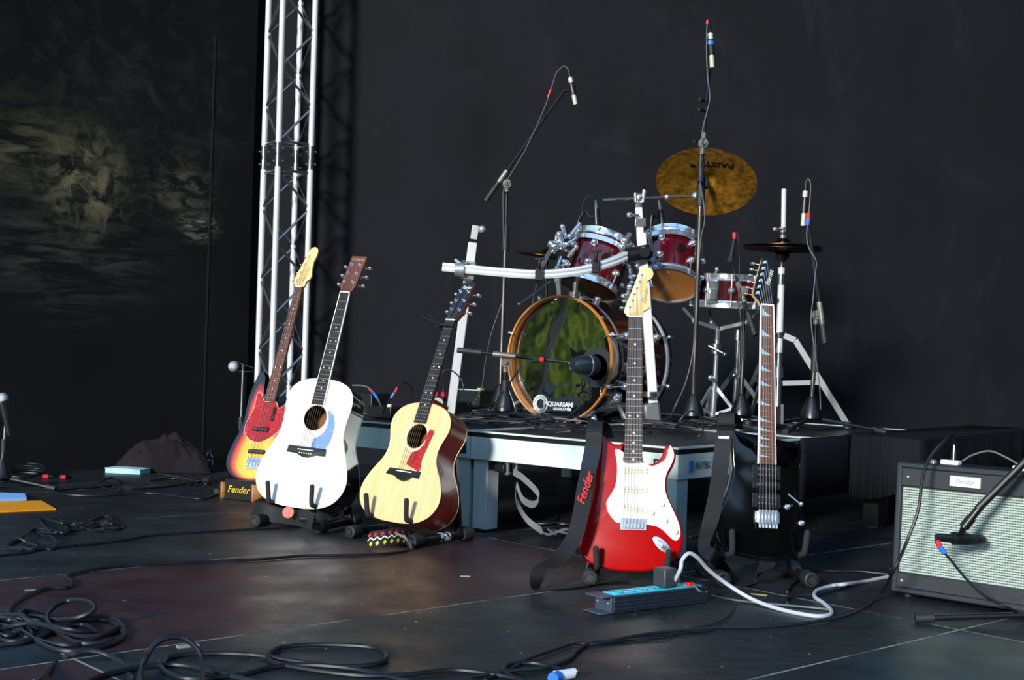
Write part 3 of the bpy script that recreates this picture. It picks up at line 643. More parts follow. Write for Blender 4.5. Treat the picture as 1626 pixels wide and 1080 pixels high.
# concentric top plate so the burst follows the edge
me = bo.data
cx_, cy_ = 0, .2
f = MB(); rings = 14; N = len(BS); vs = []; ed = []
for j in range(rings + 1):
    t_ = j / rings
    for i in range(N):
        x, y = BS[i]; px_, py_ = x * .25, .06 + (y - .06) * .62 if y < .34 else .06 + .28 * .62; k = .945 - .0 ; vs.append((x * .95 + (px_ - x * .95) * t_, (.2 + (y - .2) * .965) + (py_ - y) * t_, .0003)); ed.append(t_ * 1.1)
f.add(vs, [(j * N + i, j * N + (i + 1) % N, (j + 1) * N + (i + 1) % N, (j + 1) * N + i) for j in range(rings) for i in range(N)]); f.f.append([rings * N + i for i in range(N)]); f.m.append(0)
fo = f.build('body_top', me.materials[0], g5); a_ = fo.data.attributes.new('edge', 'FLOAT', 'POINT')
for i, v_ in enumerate(ed): a_.data[i].value = min(1, v_)
BPG = mm([(-85, 440), (-56, 430), (-32, 398), (32, 398), (60, 366), (95, 392), (112, 412), (120, 395), (110, 320), (100, 270), (60, 225), (0, 195), (-60, 205), (-100, 240), (-105, 285), (-90, 330), (-82, 370)], 4)
f = MB(); f.prism(BPG, .0006, .003); f.build('pickguard', guard_mats['small_acoustic_guitar'], g5)
f = MB(); f.tube([(x, y, .002) for x, y in BPG], .0014, 5, True); f.build('pickguard_edge', pearl, g5)
for y, w_, x in ((.258, .09, -.01), (.262 - .115, .092, 0)):
    f = MB(); f.box((x, y, .007), (w_, .02, .011)); p = f.build('pickup', black, g5, bevel=.003)
    f = MB()
    for k in range(8): f.cyl((x - .035 + .01 * k, y, .012), (x - .035 + .01 * k, y, .0135), .003, 8)
    f.build('pole_pieces', dchrome, p)
f = MB(); f.box((.04, .335, .006), (.014, .07, .01)); f.build('thumb_rest', black, g5, bevel=.003)
f = MB(); f.box((0, .09, .005), (.08, .055, .008)); 
for i in range(4): f.cyl((-.028 + .0187 * i, .075, .012), (-.028 + .0187 * i, .105, .012), .006, 10)
f.build('bridge', chrome, g5, bevel=.001)
neck(g5, .398, .99, .062, .042, .011, rosel, maple, 20, .864, .022, dots=(3, 5, 7, 9, 12, 15, 17))
HB = mm([(-21, 0), (-36, 14), (-44, 32), (-40, 60), (-24, 110), (-10, 160), (4, 200), (16, 214), (34, 216), (48, 206), (54, 188), (50, 160), (44, 135), (46, 95), (52, 60), (46, 42), (30, 30), (22, 0)], 4)
ps = hshead(g5, HB, .99, maple, [(-22, 40), (-11, 82), (0, 125), (12, 168)], -1, dx=.03)
for i, (x, y) in enumerate(ps): MB().tube([((-1 + .667 * i) * .028, .09, .018), ((-1 + .667 * i) * .017, .99, .0135), (x, y, .012)], .0013 - .00015 * i, 5).build('string', steel, g5)
text('Fender', .03, Matrix.Translation((.018, 1.06, .0056)) @ Matrix.Rotation(math.radians(80), 4, 'Z'), mat('headstock_ink_gold', '#b08a3c', .4), 'headstock_lettering', g5, shear=.35)

# ------------------------------------------------------------------ guitar stands
def gstand(key, name, label, w, foot, Dp, arm=.095, aup=.075, edge=.022, cap=.024, leg_top=.40, group=None, logo=False, legy=None):
    b, yaw, ax, nv = GP[key]; X = V((math.cos(yaw), -math.sin(yaw), 0)); Y = V((-math.sin(yaw), -math.cos(yaw), 0)); o0 = V((b.x, b.y, 0)); zb = b.z
    P = lambda x, y, z: o0 + X * x + Y * y + V((0, 0, z))
    t = wthing(name, label, 'guitar stand', o0, group)
    drop = Dp * abs(nv.z)
    for sx in (-1, 1):
        f = MB(); f.cyl(P(sx * w, foot[0], cap), P(sx * w, foot[1], cap), .016, 14); ft = f.build('foot_tube', bmetal, t)
        for e0, e1 in ((foot[0], foot[0] - .055), (foot[1], foot[1] + .055)):
            f = MB(); d_ = (P(0, e1, 0) - P(0, e0, 0)).normalized(); f.lathe([(.004, 0), (cap * .8, .0), (cap, .004), (cap, .05), (cap * .9, .055), (.016, .055)], frame(P(sx * w, e0, cap), d_), 16)
            f.lathe([(.0, -.001), (.012, -.001), (.012, .001)], frame(P(sx * w, e0, cap), d_), 16); f.build('rubber_cap', rubber, ft)
        ly = (foot[0] + foot[1]) / 2 if legy is None else legy; top = P(sx * .025, -Dp - .10 - leg_top * .18, leg_top)
        f = MB(); f.bar(P(sx * w, ly, cap + .005), top, .028, .014, X); f.build('leg', bmetal, t)
        k = (zb + .03) / leg_top; q = P(sx * w, ly, cap).lerp(top, min(.5, k * .8)); zf = zb + edge - .011
        pts = [q, q + Y * .03 + V((0, 0, .0)), P(sx * arm * 1.05, -Dp - .02, zf - drop - .012), P(sx * arm, -Dp * .6, zf - drop * .6 - .004), P(sx * arm, .004, zf), P(sx * arm, .024, zf + .012), P(sx * arm * 1.04, .03, zf + aup)]
        f = MB(); pp = cr(pts, 5); f.tube(pp, .0095, 10); f.ball(pp[-1], .0095); f.build('padded_arm', foam, t)
    f = MB(); f.bar(P(-.04, -Dp - .10 - leg_top * .18, leg_top), P(.04, -Dp - .10 - leg_top * .18, leg_top), .035, .03, (0, 0, 1)); f.build('hinge_block', black, t)
    if logo:
        p = P(w, (foot[0] + foot[1]) / 2 + .01, cap); M_ = frame(p + X * 0 + (-X) * .0 , X * 1.0); 
        MB().lathe([(.0166, 0), (.0166, .05)], frame(P(w, foot[1] * .3 + foot[0] * .7 - .05, cap), -Y), 16, ang=PI * 2).build('white_band_decal', mat('decal_white', '#cfd4d8', .4, var='#14161a', vscale=70, vlo=.5, vhi=.55), t)
    return t
gstand('martin', 'guitar_stand', 'black tube guitar stand under the white-topped dreadnought guitar', .14, (.05, -.24), .12, logo=False, legy=-.17)
gstand('taylor', 'guitar_stand', 'black tube guitar stand under the small natural acoustic guitar', .15, (.06, -.27), .12, logo=True, legy=-.2)
gstand('strat', 'guitar_stand', 'black guitar stand under the red electric guitar', .125, (.02, -.24), .05, arm=.105, aup=.06, edge=.02, legy=-.1, leg_top=.3)
gstand('ibanez', 'guitar_stand', 'black guitar stand under the glossy black electric guitar', .14, (.03, -.22), .05, arm=.115, aup=.07, edge=.03, legy=-.1, leg_top=.3)
# bass stand: folding wooden cradle with black front flap and yellow script
b, yaw, ax, nv = GP['bass']; X = V((math.cos(yaw), -math.sin(yaw), 0)); Y = V((-math.sin(yaw), -math.cos(yaw), 0)); o0 = V((b.x, b.y, 0))
P = lambda x, y, z: o0 + X * x + Y * y + V((0, 0, z))
o0 = o0 + X * .03
t = wthing('bass_stand', 'low folding bass stand with wooden side and yellow script on black flap', 'guitar stand', o0)
wood_t = mat('stand_ply', '#9a6a3a', .5, var='#b07f4c', vscale=8)
f = MB(); f.add([P(-.085, .12, 0), P(-.085, -.16, 0), P(-.085, -.16, .16), P(-.085, -.10, .17), P(-.085, -.01, .05), P(-.085, .12, .075)], [(0, 1, 2, 3, 4, 5)]); so = f.build('side_board', wood_t, t)
md = so.modifiers.new('thickness', 'SOLIDIFY'); md.thickness = .012
f = MB(); f.add([P(.085, .12, 0), P(.085, -.16, 0), P(.085, -.16, .16), P(.085, -.10, .17), P(.085, -.01, .05), P(.085, .12, .075)], [(0, 1, 2, 3, 4, 5)]); so = f.build('side_board', wood_t, t)
md = so.modifiers.new('thickness', 'SOLIDIFY'); md.thickness = .012
f = MB(); f.bar(P(-.08, .105, .045), P(.08, .105, .045), .012, .085, (Y)); f.build('front_flap', black, t)
f = MB(); f.bar(P(-.08, -.15, .08), P(.08, -.15, .08), .012, .15, (Y)); f.build('back_board', black, t)
f = MB(); f.bar(P(-.08, -.03, .03), P(.08, -.03, .03), .1, .012, Y); f.build('cradle_pad', foam, t)
Mt = Matrix(((X.x, 0, Y.x, 0), (X.y, 0, Y.y, 0), (0, 1, 0, 0), (0, 0, 0, 1))); Mt.translation = P(-.005, .1125, .045)
text('Fender', .042, Mt, mat('yellow_ink', '#e8c020', .5), 'flap_lettering', t, shear=.35, label='yellow script lettering')

# ------------------------------------------------------------------ straps
def strap(name, label, cat, pts, wv, width, mats, th=.0022, n=8, base=None, bind=None):
    P_ = cr(pts, n); W_ = cr(wv, n); W_ = [w_.normalized() * width for w_ in W_]
    t = wthing(name, label, cat, base or V((P_[-1].x, P_[-1].y, 0)))
    MB().ribbon(P_, W_, th).build('webbing', mats, t); return t, P_, W_
zs = lambda X_, Y_, s=3.6, ox=830, oy=660: (ox + X_ / s, oy + Y_ / s)
def A(X_, Y_, d, s=3.6, ox=830, oy=660): x, y = zs(X_, Y_, s, ox, oy); return at(x, y, d)
xv = V((1, 0, 0)); yv = V((0, 1, 0))
pts = [A(478, 128, 4.155), A(466, 70, 4.15), A(420, 34, 4.11), A(408, 90, 4.06), A(404, 170, 4.05), A(378, 300, 4.02), A(352, 430, 3.99), A(332, 560, 3.97), A(300, 680, 3.955), A(245, 775, 3.93), A(170, 845, 3.91), A(105, 870, 3.89), A(82, 930, 3.88)]
pts += [fl(853, 935.5, .004), fl(880, 934, .004), fl(925, 929, .006), fl(965, 921, .01), fl(1000, 912, .02)]
wv = [xv, xv, xv, xv, xv + V((0, .15, 0)), xv + V((0, .2, 0)), xv + V((0, .2, 0)), xv + V((0, .2, -.1)), xv + V((0, .2, -.2)), xv + V((0, .3, -.5)), xv * .7 + V((0, .5, -.6)), xv * .9 + V((0, .5, -.2)), xv * .9 + V((0, .5, 0)), xv * .35 + yv, yv, yv, yv, yv]
t, SP, SW = strap('guitar_strap', 'wide black strap with red script hanging from the red electric guitar', 'guitar strap', pts, wv, .05, nylon)
i0 = 8 * 4; f = MB(); f.ribbon(SP[i0:i0 + 9], [w_ * 1.04 for w_ in SW[i0:i0 + 9]], .004); f.build('leather_end', mat('strap_leather', '#23262c', .35), t)
a = at(925.5, 805, 3.96); bdir = (at(937, 762, 3.99) - at(915, 835, 3.95)).normalized()
Mt = frame(a + V((-.0, -.012, 0)), V((-.12, -1, .1)), bdir)
a2 = at(929.5, 776, 3.995 - .016)
Mt = frame(a2, V((0, -1, .12)), bdir); text('Fender', .036, Mt, mat('red_script', '#d01822', .6), 'strap_lettering', t, shear=.35, label='red script lettering', bold=.0006, sx=.95)
# black guitar strap
z2 = lambda X_, Y_, d: at(1080 + X_ / 3.6, 640 + Y_ / 3.6, d)
pts = [z2(318, 150, 4.27), z2(300, 90, 4.26), z2(268, 58, 4.2), z2(262, 130, 4.17), z2(250, 200, 4.15), z2(238, 300, 4.13), z2(222, 430, 4.10), z2(200, 560, 4.08), z2(172, 680, 4.06), z2(145, 770, 4.05), z2(140, 835, 4.02), z2(190, 880, 3.99), fl(1148, 902, .03), fl(1165, 919, .01), fl(1185, 928, .006), fl(1200, 922, .01), z2(455, 975, 4.02), z2(490, 940, 4.06), z2(500, 912, 4.09)]
wv = [xv] * 6 + [xv + V((0, .2, 0))] * 3 + [xv * .8 + V((0, .4, .2)), xv * .6 + V((0, .5, .3)), V((.4, .6, .55)), V((.5, .7, .4)), V((.5, .8, .2)), V((.3, .9, 0)), V((.1, 1, 0)), V((.5, .8, 0)), V((1, .2, 0)), V((1, 0, 0))]
t, SP, SW = strap('guitar_strap', 'black webbing strap hanging from the glossy black electric guitar', 'guitar strap', pts, wv, .052, nylon)
f = MB(); c_ = z2(258, 135, 4.155); f.tube([c_ + V((-.032, 0, -.006)), c_ + V((.032, 0, -.006)), c_ + V((.032, -.004, .006)), c_ + V((-.032, -.004, .006))], .0035, 6, True); f.build('slider_buckle', black, t)
f = MB(); c_ = z2(250, 197, 4.14); f.box(c_, (.034, .003, .008)); f.build('white_tag', white, t)
# dreadnought strap folded on the floor with an orange-red badge
pts = [fl(497, 828, .06), fl(470, 822, .05), fl(440, 818, .045), fl(412, 812, .05), fl(404, 806, .045), fl(410, 830, .01), fl(440, 832, .008), fl(480, 829, .012), fl(500, 826, .02)]
wv = [V((.2, .2, 1))] * 4 + [V((.3, .5, .8))] + [V((.0, .8, .6))] * 4
t, SP, SW = strap('guitar_strap', 'black strap folded on the floor under the white-topped guitar, orange-red disc', 'guitar strap', pts, wv, .06, nylon)
f = MB(); p = fl(458, 826, .035); p = at(458, 814, 4.93); f.cyl(p, p + V((-.1, -1, .25)).normalized() * .006, .0215, 24); f.build('orange_disc', mat('orange_disc', '#c4523a', .5, var='#a83c2a', vscale=80), t)
f = MB(); f.tube(cr([fl(478, 826, .05), fl(496, 828, .055), fl(488, 833, .04)], 6), .008, 8); f.build('leather_loop', black, t)
# patterned strap
pm = mat('woven_black', '#141416', .8, bump=.5, bscale=700)
pts = [fl(582, 861, .02), fl(598, 856, .025), fl(622, 851, .03), fl(642, 853, .02), fl(655, 850, .01), fl(650, 846, .005), fl(636, 848, .045), fl(620, 842, .05)]
wv = [V((.3, .5, .75))] * 3 + [V((.3, .6, .6)), V((.2, 1, .1)), V((.1, 1, .2)), V((0, .4, 1)), V((0, .3, 1))]
pts = [fl(585, 858, .03), fl(600, 856, .04), fl(618, 853, .045), fl(634, 851, .045), fl(648, 855, .03), fl(652, 862, .012), fl(640, 862, .008), fl(622, 858, .006)]
wv = [V((.1, .45, .9))] * 4 + [V((.2, .6, .6)), V((.3, .9, .2)), V((.1, 1, .05)), V((.1, 1, 0))]
t, SP, SW = strap('guitar_strap', 'black woven strap with red and yellow diamonds and white zigzag on the floor', 'guitar strap', pts, wv, .062, pm, .003, 10)
f = MB(); g_ = MB(); h_ = MB(); q = 30
def onst(s_, v_, up=.0026):
    i = min(int(s_), len(SP) - 2); fr = s_ - i; p = SP[i].lerp(SP[i + 1], fr); w_ = SW[i]; tt = (SP[i + 1] - SP[i]).normalized(); nn = tt.cross(w_).normalized()
    if nn.y > 0: nn = -nn
    return p + w_ * v_ + nn * up
for k in range(9):
    s0 = 1.0 + k * 6.2
    for (dv, mbx, ds) in ((.26, f, 0), (-.26, g_, 3.1)):
        s_ = s0 + ds; d = 1.7
        if s_ + d < len(SP) - 1: mbx.add([onst(s_ - d, dv), onst(s_, dv - .15), onst(s_ + d, dv), onst(s_, dv + .15)], [(0, 1, 2, 3)])
    for a_, b_, v0, v1 in ((s0 - 1, s0 + 2.1, -.05, .1), (s0 + 2.1, s0 + 5.2, .1, -.05)):
        a_ = max(0, a_)
        if b_ < len(SP) - 1: h_.add([onst(a_, v0 - .04), onst(b_, v1 - .04), onst(b_, v1 + .04), onst(a_, v0 + .04)], [(0, 1, 2, 3)])
f.build('red_diamonds', red, t); g_.build('yellow_diamonds', mat('woven_yellow', '#d8c83a', .7), t); h_.build('white_zigzag', white, t)
f = MB(); f.tube(cr([fl(623, 845, .05), fl(640, 852, .07), fl(650, 862, .05), fl(653, 870, .03)], 6), .0035, 6); f.build('leather_thong', mat('strap_thong', '#7c8078', .5), t)

# ------------------------------------------------------------------ amplifier
a0 = fl(1413, 946); AR = V((.743, -.669, 0)).normalized(); AB = V((.669, .743, 0)).normalized(); tl = math.radians(2.5)
up = (V((0, 0, 1)) * math.cos(tl) + AB * math.sin(tl)); bk_ = (AB * math.cos(tl) - V((0, 0, 1)) * math.sin(tl))
MA = Matrix(((AR.x, bk_.x, up.x, a0.x), (AR.y, bk_.y, up.y, a0.y), (AR.z, bk_.z, up.z, 0), (0, 0, 0, 1)))
amp = thing('guitar_amplifier', 'black combo amplifier with silver-green grille cloth and white badge', 'amplifier', MA)
tolex = mat('black_tolex', '#182028', .45, bump=.6, bscale=700)
AW, AH, AD = .457, .405, .23
f = MB(); e_ = .02
f.box((AW / 2, AD / 2, e_ / 2 + .012), (AW, AD, e_)); f.box((AW / 2, AD / 2, AH - e_ / 2), (AW, AD, e_)); f.box((e_ / 2, AD / 2, AH / 2 + .006), (e_, AD - .0005, AH - .012)); f.box((AW - e_ / 2, AD / 2, AH / 2 + .006), (e_, AD - .0005, AH - .012)); f.box((AW / 2, AD - .01, AH / 2), (AW - .01, .015, AH - .03))
f.build('cabinet', tolex, amp, bevel=.006)
MB().box((AW / 2, .010, AH - .045), (AW - .036, .02, .055)).build('upper_front_panel', tolex, amp, bevel=.003); MB().box((AW / 2, .010, .052), (AW - .036, .02, .045)).build('lower_front_panel', tolex, amp, bevel=.003)
gm = mat('grille_cloth', '#a8b8a4', .8); tt = gm.node_tree; bb = tt.nodes['Principled BSDF']; tc = tt.nodes.new('ShaderNodeTexCoord')
wv1 = tt.nodes.new('ShaderNodeTexWave'); wv1.bands_direction = 'Z'; wv1.inputs['Scale'].default_value = 42; wv2 = tt.nodes.new('ShaderNodeTexWave'); wv2.bands_direction = 'X'; wv2.inputs['Scale'].default_value = 40
wv1.inputs['Distortion'].default_value = 1.5; wv1.inputs['Detail Scale'].default_value = 6
tt.links.new(tc.outputs['Object'], wv1.inputs[0]); tt.links.new(tc.outputs['Object'], wv2.inputs[0])
ml = tt.nodes.new('ShaderNodeMath'); ml.operation = 'MULTIPLY_ADD'; tt.links.new(wv2.outputs['Fac'], ml.inputs[0]); ml.inputs[1].default_value = .3; tt.links.new(wv1.outputs['Fac'], ml.inputs[2])
rp_ = tt.nodes.new('ShaderNodeValToRGB'); rp_.color_ramp.elements[0].position = .2; rp_.color_ramp.elements[0].color = S('#33413e'); rp_.color_ramp.elements[1].position = .75; rp_.color_ramp.elements[1].color = S('#a6b6ac'); tt.links.new(ml.outputs[0], rp_.inputs[0]); tt.links.new(rp_.outputs[0], bb.inputs['Base Color'])
f = MB(); f.box((AW / 2, .018, AH / 2 + .003), (AW - .04, .008, .30)); f.build('grille', gm, amp)
f = MB(); f.prism([(.17, .352), (.262, .352), (.262, .382), (.17, .382)], -.001, .001, 0, Matrix(((1, 0, 0, 0), (0, 0, -1, -.001), (0, 1, 0, -.006), (0, 0, 0, 1)))); f.build('badge', mat('badge_silver', '#e6eaec', .3, .3), amp)
text('Fender', .02, Matrix(((1, 0, 0, .216), (0, 0, -1, -.0025), (0, 1, 0, .361), (0, 0, 0, 1))), mat('badge_ink', '#8d949c', .4), 'badge_lettering', amp, shear=.35)
for x, z in ((.04, AH - .045), (AW - .04, AH - .045), (.035, .05), (AW - .035, .05)): f = MB(); f.ball((x, -.0005, z), .0055); f.build('screw', chrome, amp)
for x in (.04, AW - .04):
    for y in (.04, AD - .04): MB().cyl((x, y, -.001), (x, y, .013), .014, 12).build('rubber_foot', rubber, amp)
def onamp(x, y, z=0): return MA @ V((x, y, AH + z))
for i, (x, lab) in enumerate(((.185, 'white flat plug adapter on the amplifier top, nearer its middle'), (.40, 'white flat plug adapter on the amplifier top by the frame edge'))):
    t = wthing('plug_adapter', lab, 'adapter', onamp(x - .03, .035))
    MM = MA @ Matrix.Translation((x - .03, .035, AH))
    f = MB(); f.box((0, 0, .008), (.055, .03, .014), MM); f.build('adapter_body', white, t, bevel=.003)
    f = MB(); f.cyl(MM @ V((.008, 0, .014)), MM @ V((.008, 0, .04)), .007, 12); f.cyl(MM @ V((.008, 0, .04)), MM @ V((.008, 0, .06)), .0055, 12, r2=.003); f.build('jack_plug', dchrome, t)
f = MB(); f.tube(cr([onamp(.19, .035, .015), onamp(.22, .035, .035), onamp(.27, .035, .05), onamp(.32, .035, .035), onamp(.365, .035, .013)], 8), .0028, 8)
single(f, 'jumper_cable', cableg, 'short grey cable bridging the two adapters on the amplifier', 'cable')
f = MB(); f.lathe([(.011, 0), (.011, .008), (.006, .012), (0, .012)], MA @ Matrix.Translation((.09, .06, AH)), 14); single(f, 'control_knob', chrome, 'small chrome knob on the left of the amplifier top', 'knob')

# ------------------------------------------------------------------ microphone stands
def stand_base(t, B, legs, zc=.06, ll=.30, droop=.055):
    MB().lathe([(.012, zc + .085), (.018, zc + .085), (.023, zc + .073), (.045, zc + .02), (.048, zc), (.038, zc - .012), (.012, zc - .012)], Matrix.Translation(B), 20).build('base_hub', mat_hub, t)
    for a in legs:
        d = V((math.cos(a), math.sin(a), 0)); p = B + d * .03 + V((0, 0, zc - .002)); q = B + d * ll + V((0, 0, .014))
        f = MB(); f.cyl(p, q, .0085, 10); lg = f.build('leg', bmetal, t)
        f = MB(); f.cyl(q - (q - p).normalized() * .04, q + (q - p).normalized() * .008, .0135, 12); f.build('rubber_tip', rubber, lg)
mat_hub = mat('cast_hub', '#07090c', .35, spec=.6)
def mstand(label, B, J, legs, tail=None, tip=None, mid=None, tm=gmetal, zc=.06, ll=.30, group=None, r=.0085, br=.007):
    t = wthing('microphone_stand', label, 'microphone stand', B, group)
    stand_base(t, B, legs, zc, ll)
    m_ = B.lerp(J, .52) if mid is None else mid
    MB().cyl(B + V((0, 0, zc + .09)), m_, r * 1.15, 12).build('lower_tube', tm, t)
    MB().cyl(m_, J, r * .8, 12).build('upper_tube', bmetal, t)
    d = (J - B).normalized(); MB().cyl(m_ - d * .07, m_ + d * .05, r * 1.9, 14).build('height_clutch', rubber, t)
    if tip is not None:
        dd = (tip - tail).normalized()
        f = MB(); c = J; f.cyl(c + V((0, -.016, 0)), c + V((0, .016, 0)), .02, 16); f.cyl(c + V((0, -.026, 0)), c + V((0, -.014, 0)), .009, 12); f.cyl(J - d * .04, J, .011, 12); f.build('swivel_joint', mat_cast, t)
        s0 = (J - tail).dot(dd); c = tail + dd * s0
        f = MB(); f.cyl(c - dd * .05, c + dd * .05, .0125, 12); cb = f.build('boom_clamp', mat_cast, t)
        f = MB(); f.cyl(tail, tip, br, 10); f.build('boom_tube', bmetal, t)
        f = MB(); f.cyl(tail, tail + dd * .11, .0125, 12); f.build('counterweight', rubber, t)
    return t
mat_cast = mat('grey_cast_joint', '#75736c', .4, .4)
def pencil_mic(label, p, q, group=None, cap='#c9c8ae', clip=None):
    """small-diaphragm condenser: p = cable end, q = capsule end"""
    t = wthing('condenser_microphone', label, 'microphone', p, group); d = (q - p).normalized(); L_ = (q - p).length
    MB().cyl(p + d * L_ * .22, p + d * L_ * .72, .0115, 14).build('mic_body', mat_pb, t)
    cm_ = mat('capsule_nickel', cap, .35, .3); MB().cyl(p + d * L_ * .22, p + d * L_ * .36, .0118, 14).build('rear_band', cm_, t); MB().cyl(p + d * L_ * .72, q, .0105, 14).build('capsule', cm_, t)
    f = MB(); f.cyl(p - d * .0, p + d * L_ * .22, .0055, 12, r2=.0095); f.build('connector', black, t)
    if clip is not None:
        c_ = p + d * L_ * .6; f = MB(); f.cyl(c_ - d * .02, c_ + d * .02, .0145, 14); f.tube([c_, (c_ + clip) / 2 + V((0, 0, .004)), clip], .007, 8); f.build('mic_clip', black, t)
    return t
mat_pb = mat('mic_body_black', '#1a1c20', .3)
R_ = math.radians
def cable(name, label, pts, r=.0035, m_=cablem, group=None, n=8, cat='cable', base=None):
    f = MB(); f.tube(cr(pts, n), r, 7); return single(f, name, m_, label, cat, group, base)
def rz_(px, py, Y): p = at(px, py, Y); return p
def base_at(px, Y, z): p = at(px, 600, Y); p.z = z; return p

# S1: tall stand left of the kick, overhead
B = base_at(795, 6.1, HR); J = at(805, 292, 6.25)
mstand('tall boom stand behind the kick drum, boom rising over the left of the kit', B, J, (R_(200), R_(80), R_(-40)), at(771, 319, 6.25), at(897, 142, 6.20), mid=at(803, 375, 6.25), ll=.26)
pencil_mic('overhead condenser microphone hanging at the tip of the left boom', at(903, 112, 6.18), at(914, 166, 6.16), clip=at(895, 145, 6.20))
cable('microphone_cable', 'thin cable looping down the left overhead boom with a red tag', [at(903, 112, 6.18), at(896, 105, 6.18), at(884, 115, 6.17), at(877, 135, 6.17), at(871, 155, 6.17), at(850, 205, 6.18), at(830, 245, 6.19), at(812, 275, 6.2), at(800, 300, 6.22), at(799, 340, 6.23), at(801, 400, 6.23), at(806, 440, 6.22), at(797, 480, 6.22), at(780, 530, 6.2), at(770, 580, 6.15), at(765, 615, 6.1), at(752, 642, 6.0)], .0022, cableg)
f = MB(); f.cyl(at(874.5, 143, 6.168), at(870, 155, 6.168), .005, 8); single(f, 'cable_tag', red, 'red tape tag on the left overhead cable', 'tag')

# S2: low kick drum stand
B = base_at(803, 5.5, HR); J = at(803, 576, 5.5)
mstand('low boom stand in front of the kick drum, boom level', B, J, (R_(215), R_(75), R_(-50)), at(727, 556, 5.55), at(915, 577, 5.38), ll=.2)
t = wthing('kick_drum_microphone', 'large black egg-shaped microphone at the kick drum port', 'microphone', at(925, 580, 5.38))
pk = at(926, 580, 5.38); dk_ = V((.85, .5, 0)).normalized()
f = MB(); Mk = frame(pk, dk_); f.lathe([(.004, -.052), (.022, -.05), (.036, -.03), (.041, -.005), (.042, .01), (.042, .02)], Mk, 24); f.build('mic_body', mat('mic_satin_black', '#1a262c', .3, spec=.7), t)
f = MB(); f.lathe([(.0425, .02), (.0432, .022), (.0432, .026), (.0425, .028)], Mk, 24); f.build('metal_ring', chrome, t)
f = MB(); f.lathe([(.042, .028), (.041, .05), (.03, .068), (.0, .075)], Mk, 24); f.build('grille', rubber, t)
f = MB(); f.cyl(at(903, 577, 5.385), pk - dk_ * .03, .008, 10); f.box(at(910, 584, 5.385), (.03, .02, .015)); f.build('mic_clip', dchrome, t)
f = MB(); f.cyl(at(857, 571, 5.405), at(863, 571.5, 5.405), .011, 12); single(f, 'boom_tag', red, 'red tape ring around the level kick drum boom', 'tag')
cable('microphone_cable', 'black cable drooping from the kick microphone back along its boom', [at(858, 572, 5.4), at(845, 573, 5.4), at(830, 580, 5.4), at(815, 600, 5.42), at(800, 622, 5.45), at(785, 640, 5.4), fl(770, 668, HR + .005)], .003)
cable('microphone_cable', 'black cable looping down from the kick drum port', [at(928, 590, 5.36), at(935, 605, 5.36), at(936, 622, 5.36), at(926, 640, 5.36), at(905, 660, 5.36), fl(885, 676, HR + .005)], .003)

# S3: tall centre stand
B = base_at(1102, 5.55, HR); J = at(1116, 228, 5.55)
t3 = mstand('tallest boom stand in the middle of the drum kit, boom nearly upright', B, J, (R_(-20), R_(100), R_(215)), at(1112, 290, 5.5), at(1129, 75, 5.7), mid=at(1113, 300, 5.55), ll=.3, r=.0095)
f = MB()
for px, py in ((1117, 160), (1116, 176), (1108, 227), (1101, 264)): p = at(px, py, 5.58); f.cyl(p, p + V((-.02, -.03, 0)), .007, 10); f.cyl(p + V((.012, .01, 0)), p, .004, 8)
f.build('clamp_screw', bmetal, t3)
pencil_mic('overhead condenser microphone at the top of the tallest stand, blue band', at(1127, 38, 5.66), at(1131, 108, 5.62), clip=at(1129, 82, 5.7))
f = MB(); f.cyl(at(1127.5, 66, 5.645), at(1127.8, 72, 5.644), .0165, 14); single(f, 'microphone_band', blue, 'blue tape band around the top overhead microphone', 'tape')
f = MB(); f.cyl(at(1123.5, 33, 5.62), at(1123, 38, 5.62), .006, 8); single(f, 'cable_tag', red, 'red tag on the cable at the very top', 'tag')
cable('microphone_cable', 'grey cable running down the tallest stand', [at(1127, 36, 5.66), at(1125, 31, 5.64), at(1123, 36, 5.62), at(1122, 60, 5.62), at(1122, 90, 5.62), at(1124, 125, 5.62), at(1127, 155, 5.58), at(1122, 180, 5.55), at(1116, 205, 5.52), at(1113, 240, 5.5), at(1112, 290, 5.5), at(1117, 320, 5.5), at(1119, 350, 5.5), at(1113, 380, 5.52), at(1108, 440, 5.52), at(1106, 500, 5.52), at(1100, 560, 5.5), at(1088, 610, 5.45), at(1070, 650, 5.35), fl(1062, 675, HR + .005)], .0026, cableg)

# S4: snare stand
B = base_at(1178, 5.75, HR); J = at(1180, 462, 5.75)
mstand('short boom stand beside the snare drum with a steep black boom', B, J, (R_(-10), R_(120), R_(240)), at(1199, 533, 5.68), at(1164, 425, 5.82), mid=at(1181, 545, 5.75), ll=.24)
t = wthing('dynamic_microphone', 'black dynamic microphone with red ring over the snare drum', 'microphone', at(1165, 400, 5.8))
p0 = at(1166, 380, 5.80); p1 = at(1160, 413, 5.78)
MB().cyl(p0, p1, .010, 12, r2=.014).build('mic_body', mat_pb, t); MB().ball(p1, .0155).build('grille', foam, t); MB().cyl(p0 + V((0, 0, .03)), p0, .009, 12).build('red_ring', red, t)
cable('microphone_cable', 'black cable hanging down beside the snare microphone', [at(1166, 374, 5.8), at(1170, 368, 5.79), at(1173, 385, 5.77), at(1174, 420, 5.73), at(1173, 470, 5.71), at(1177, 520, 5.7), at(1177, 570, 5.7), at(1171, 610, 5.68), at(1168, 640, 5.65), fl(1166, 676, HR + .005)], .0026)

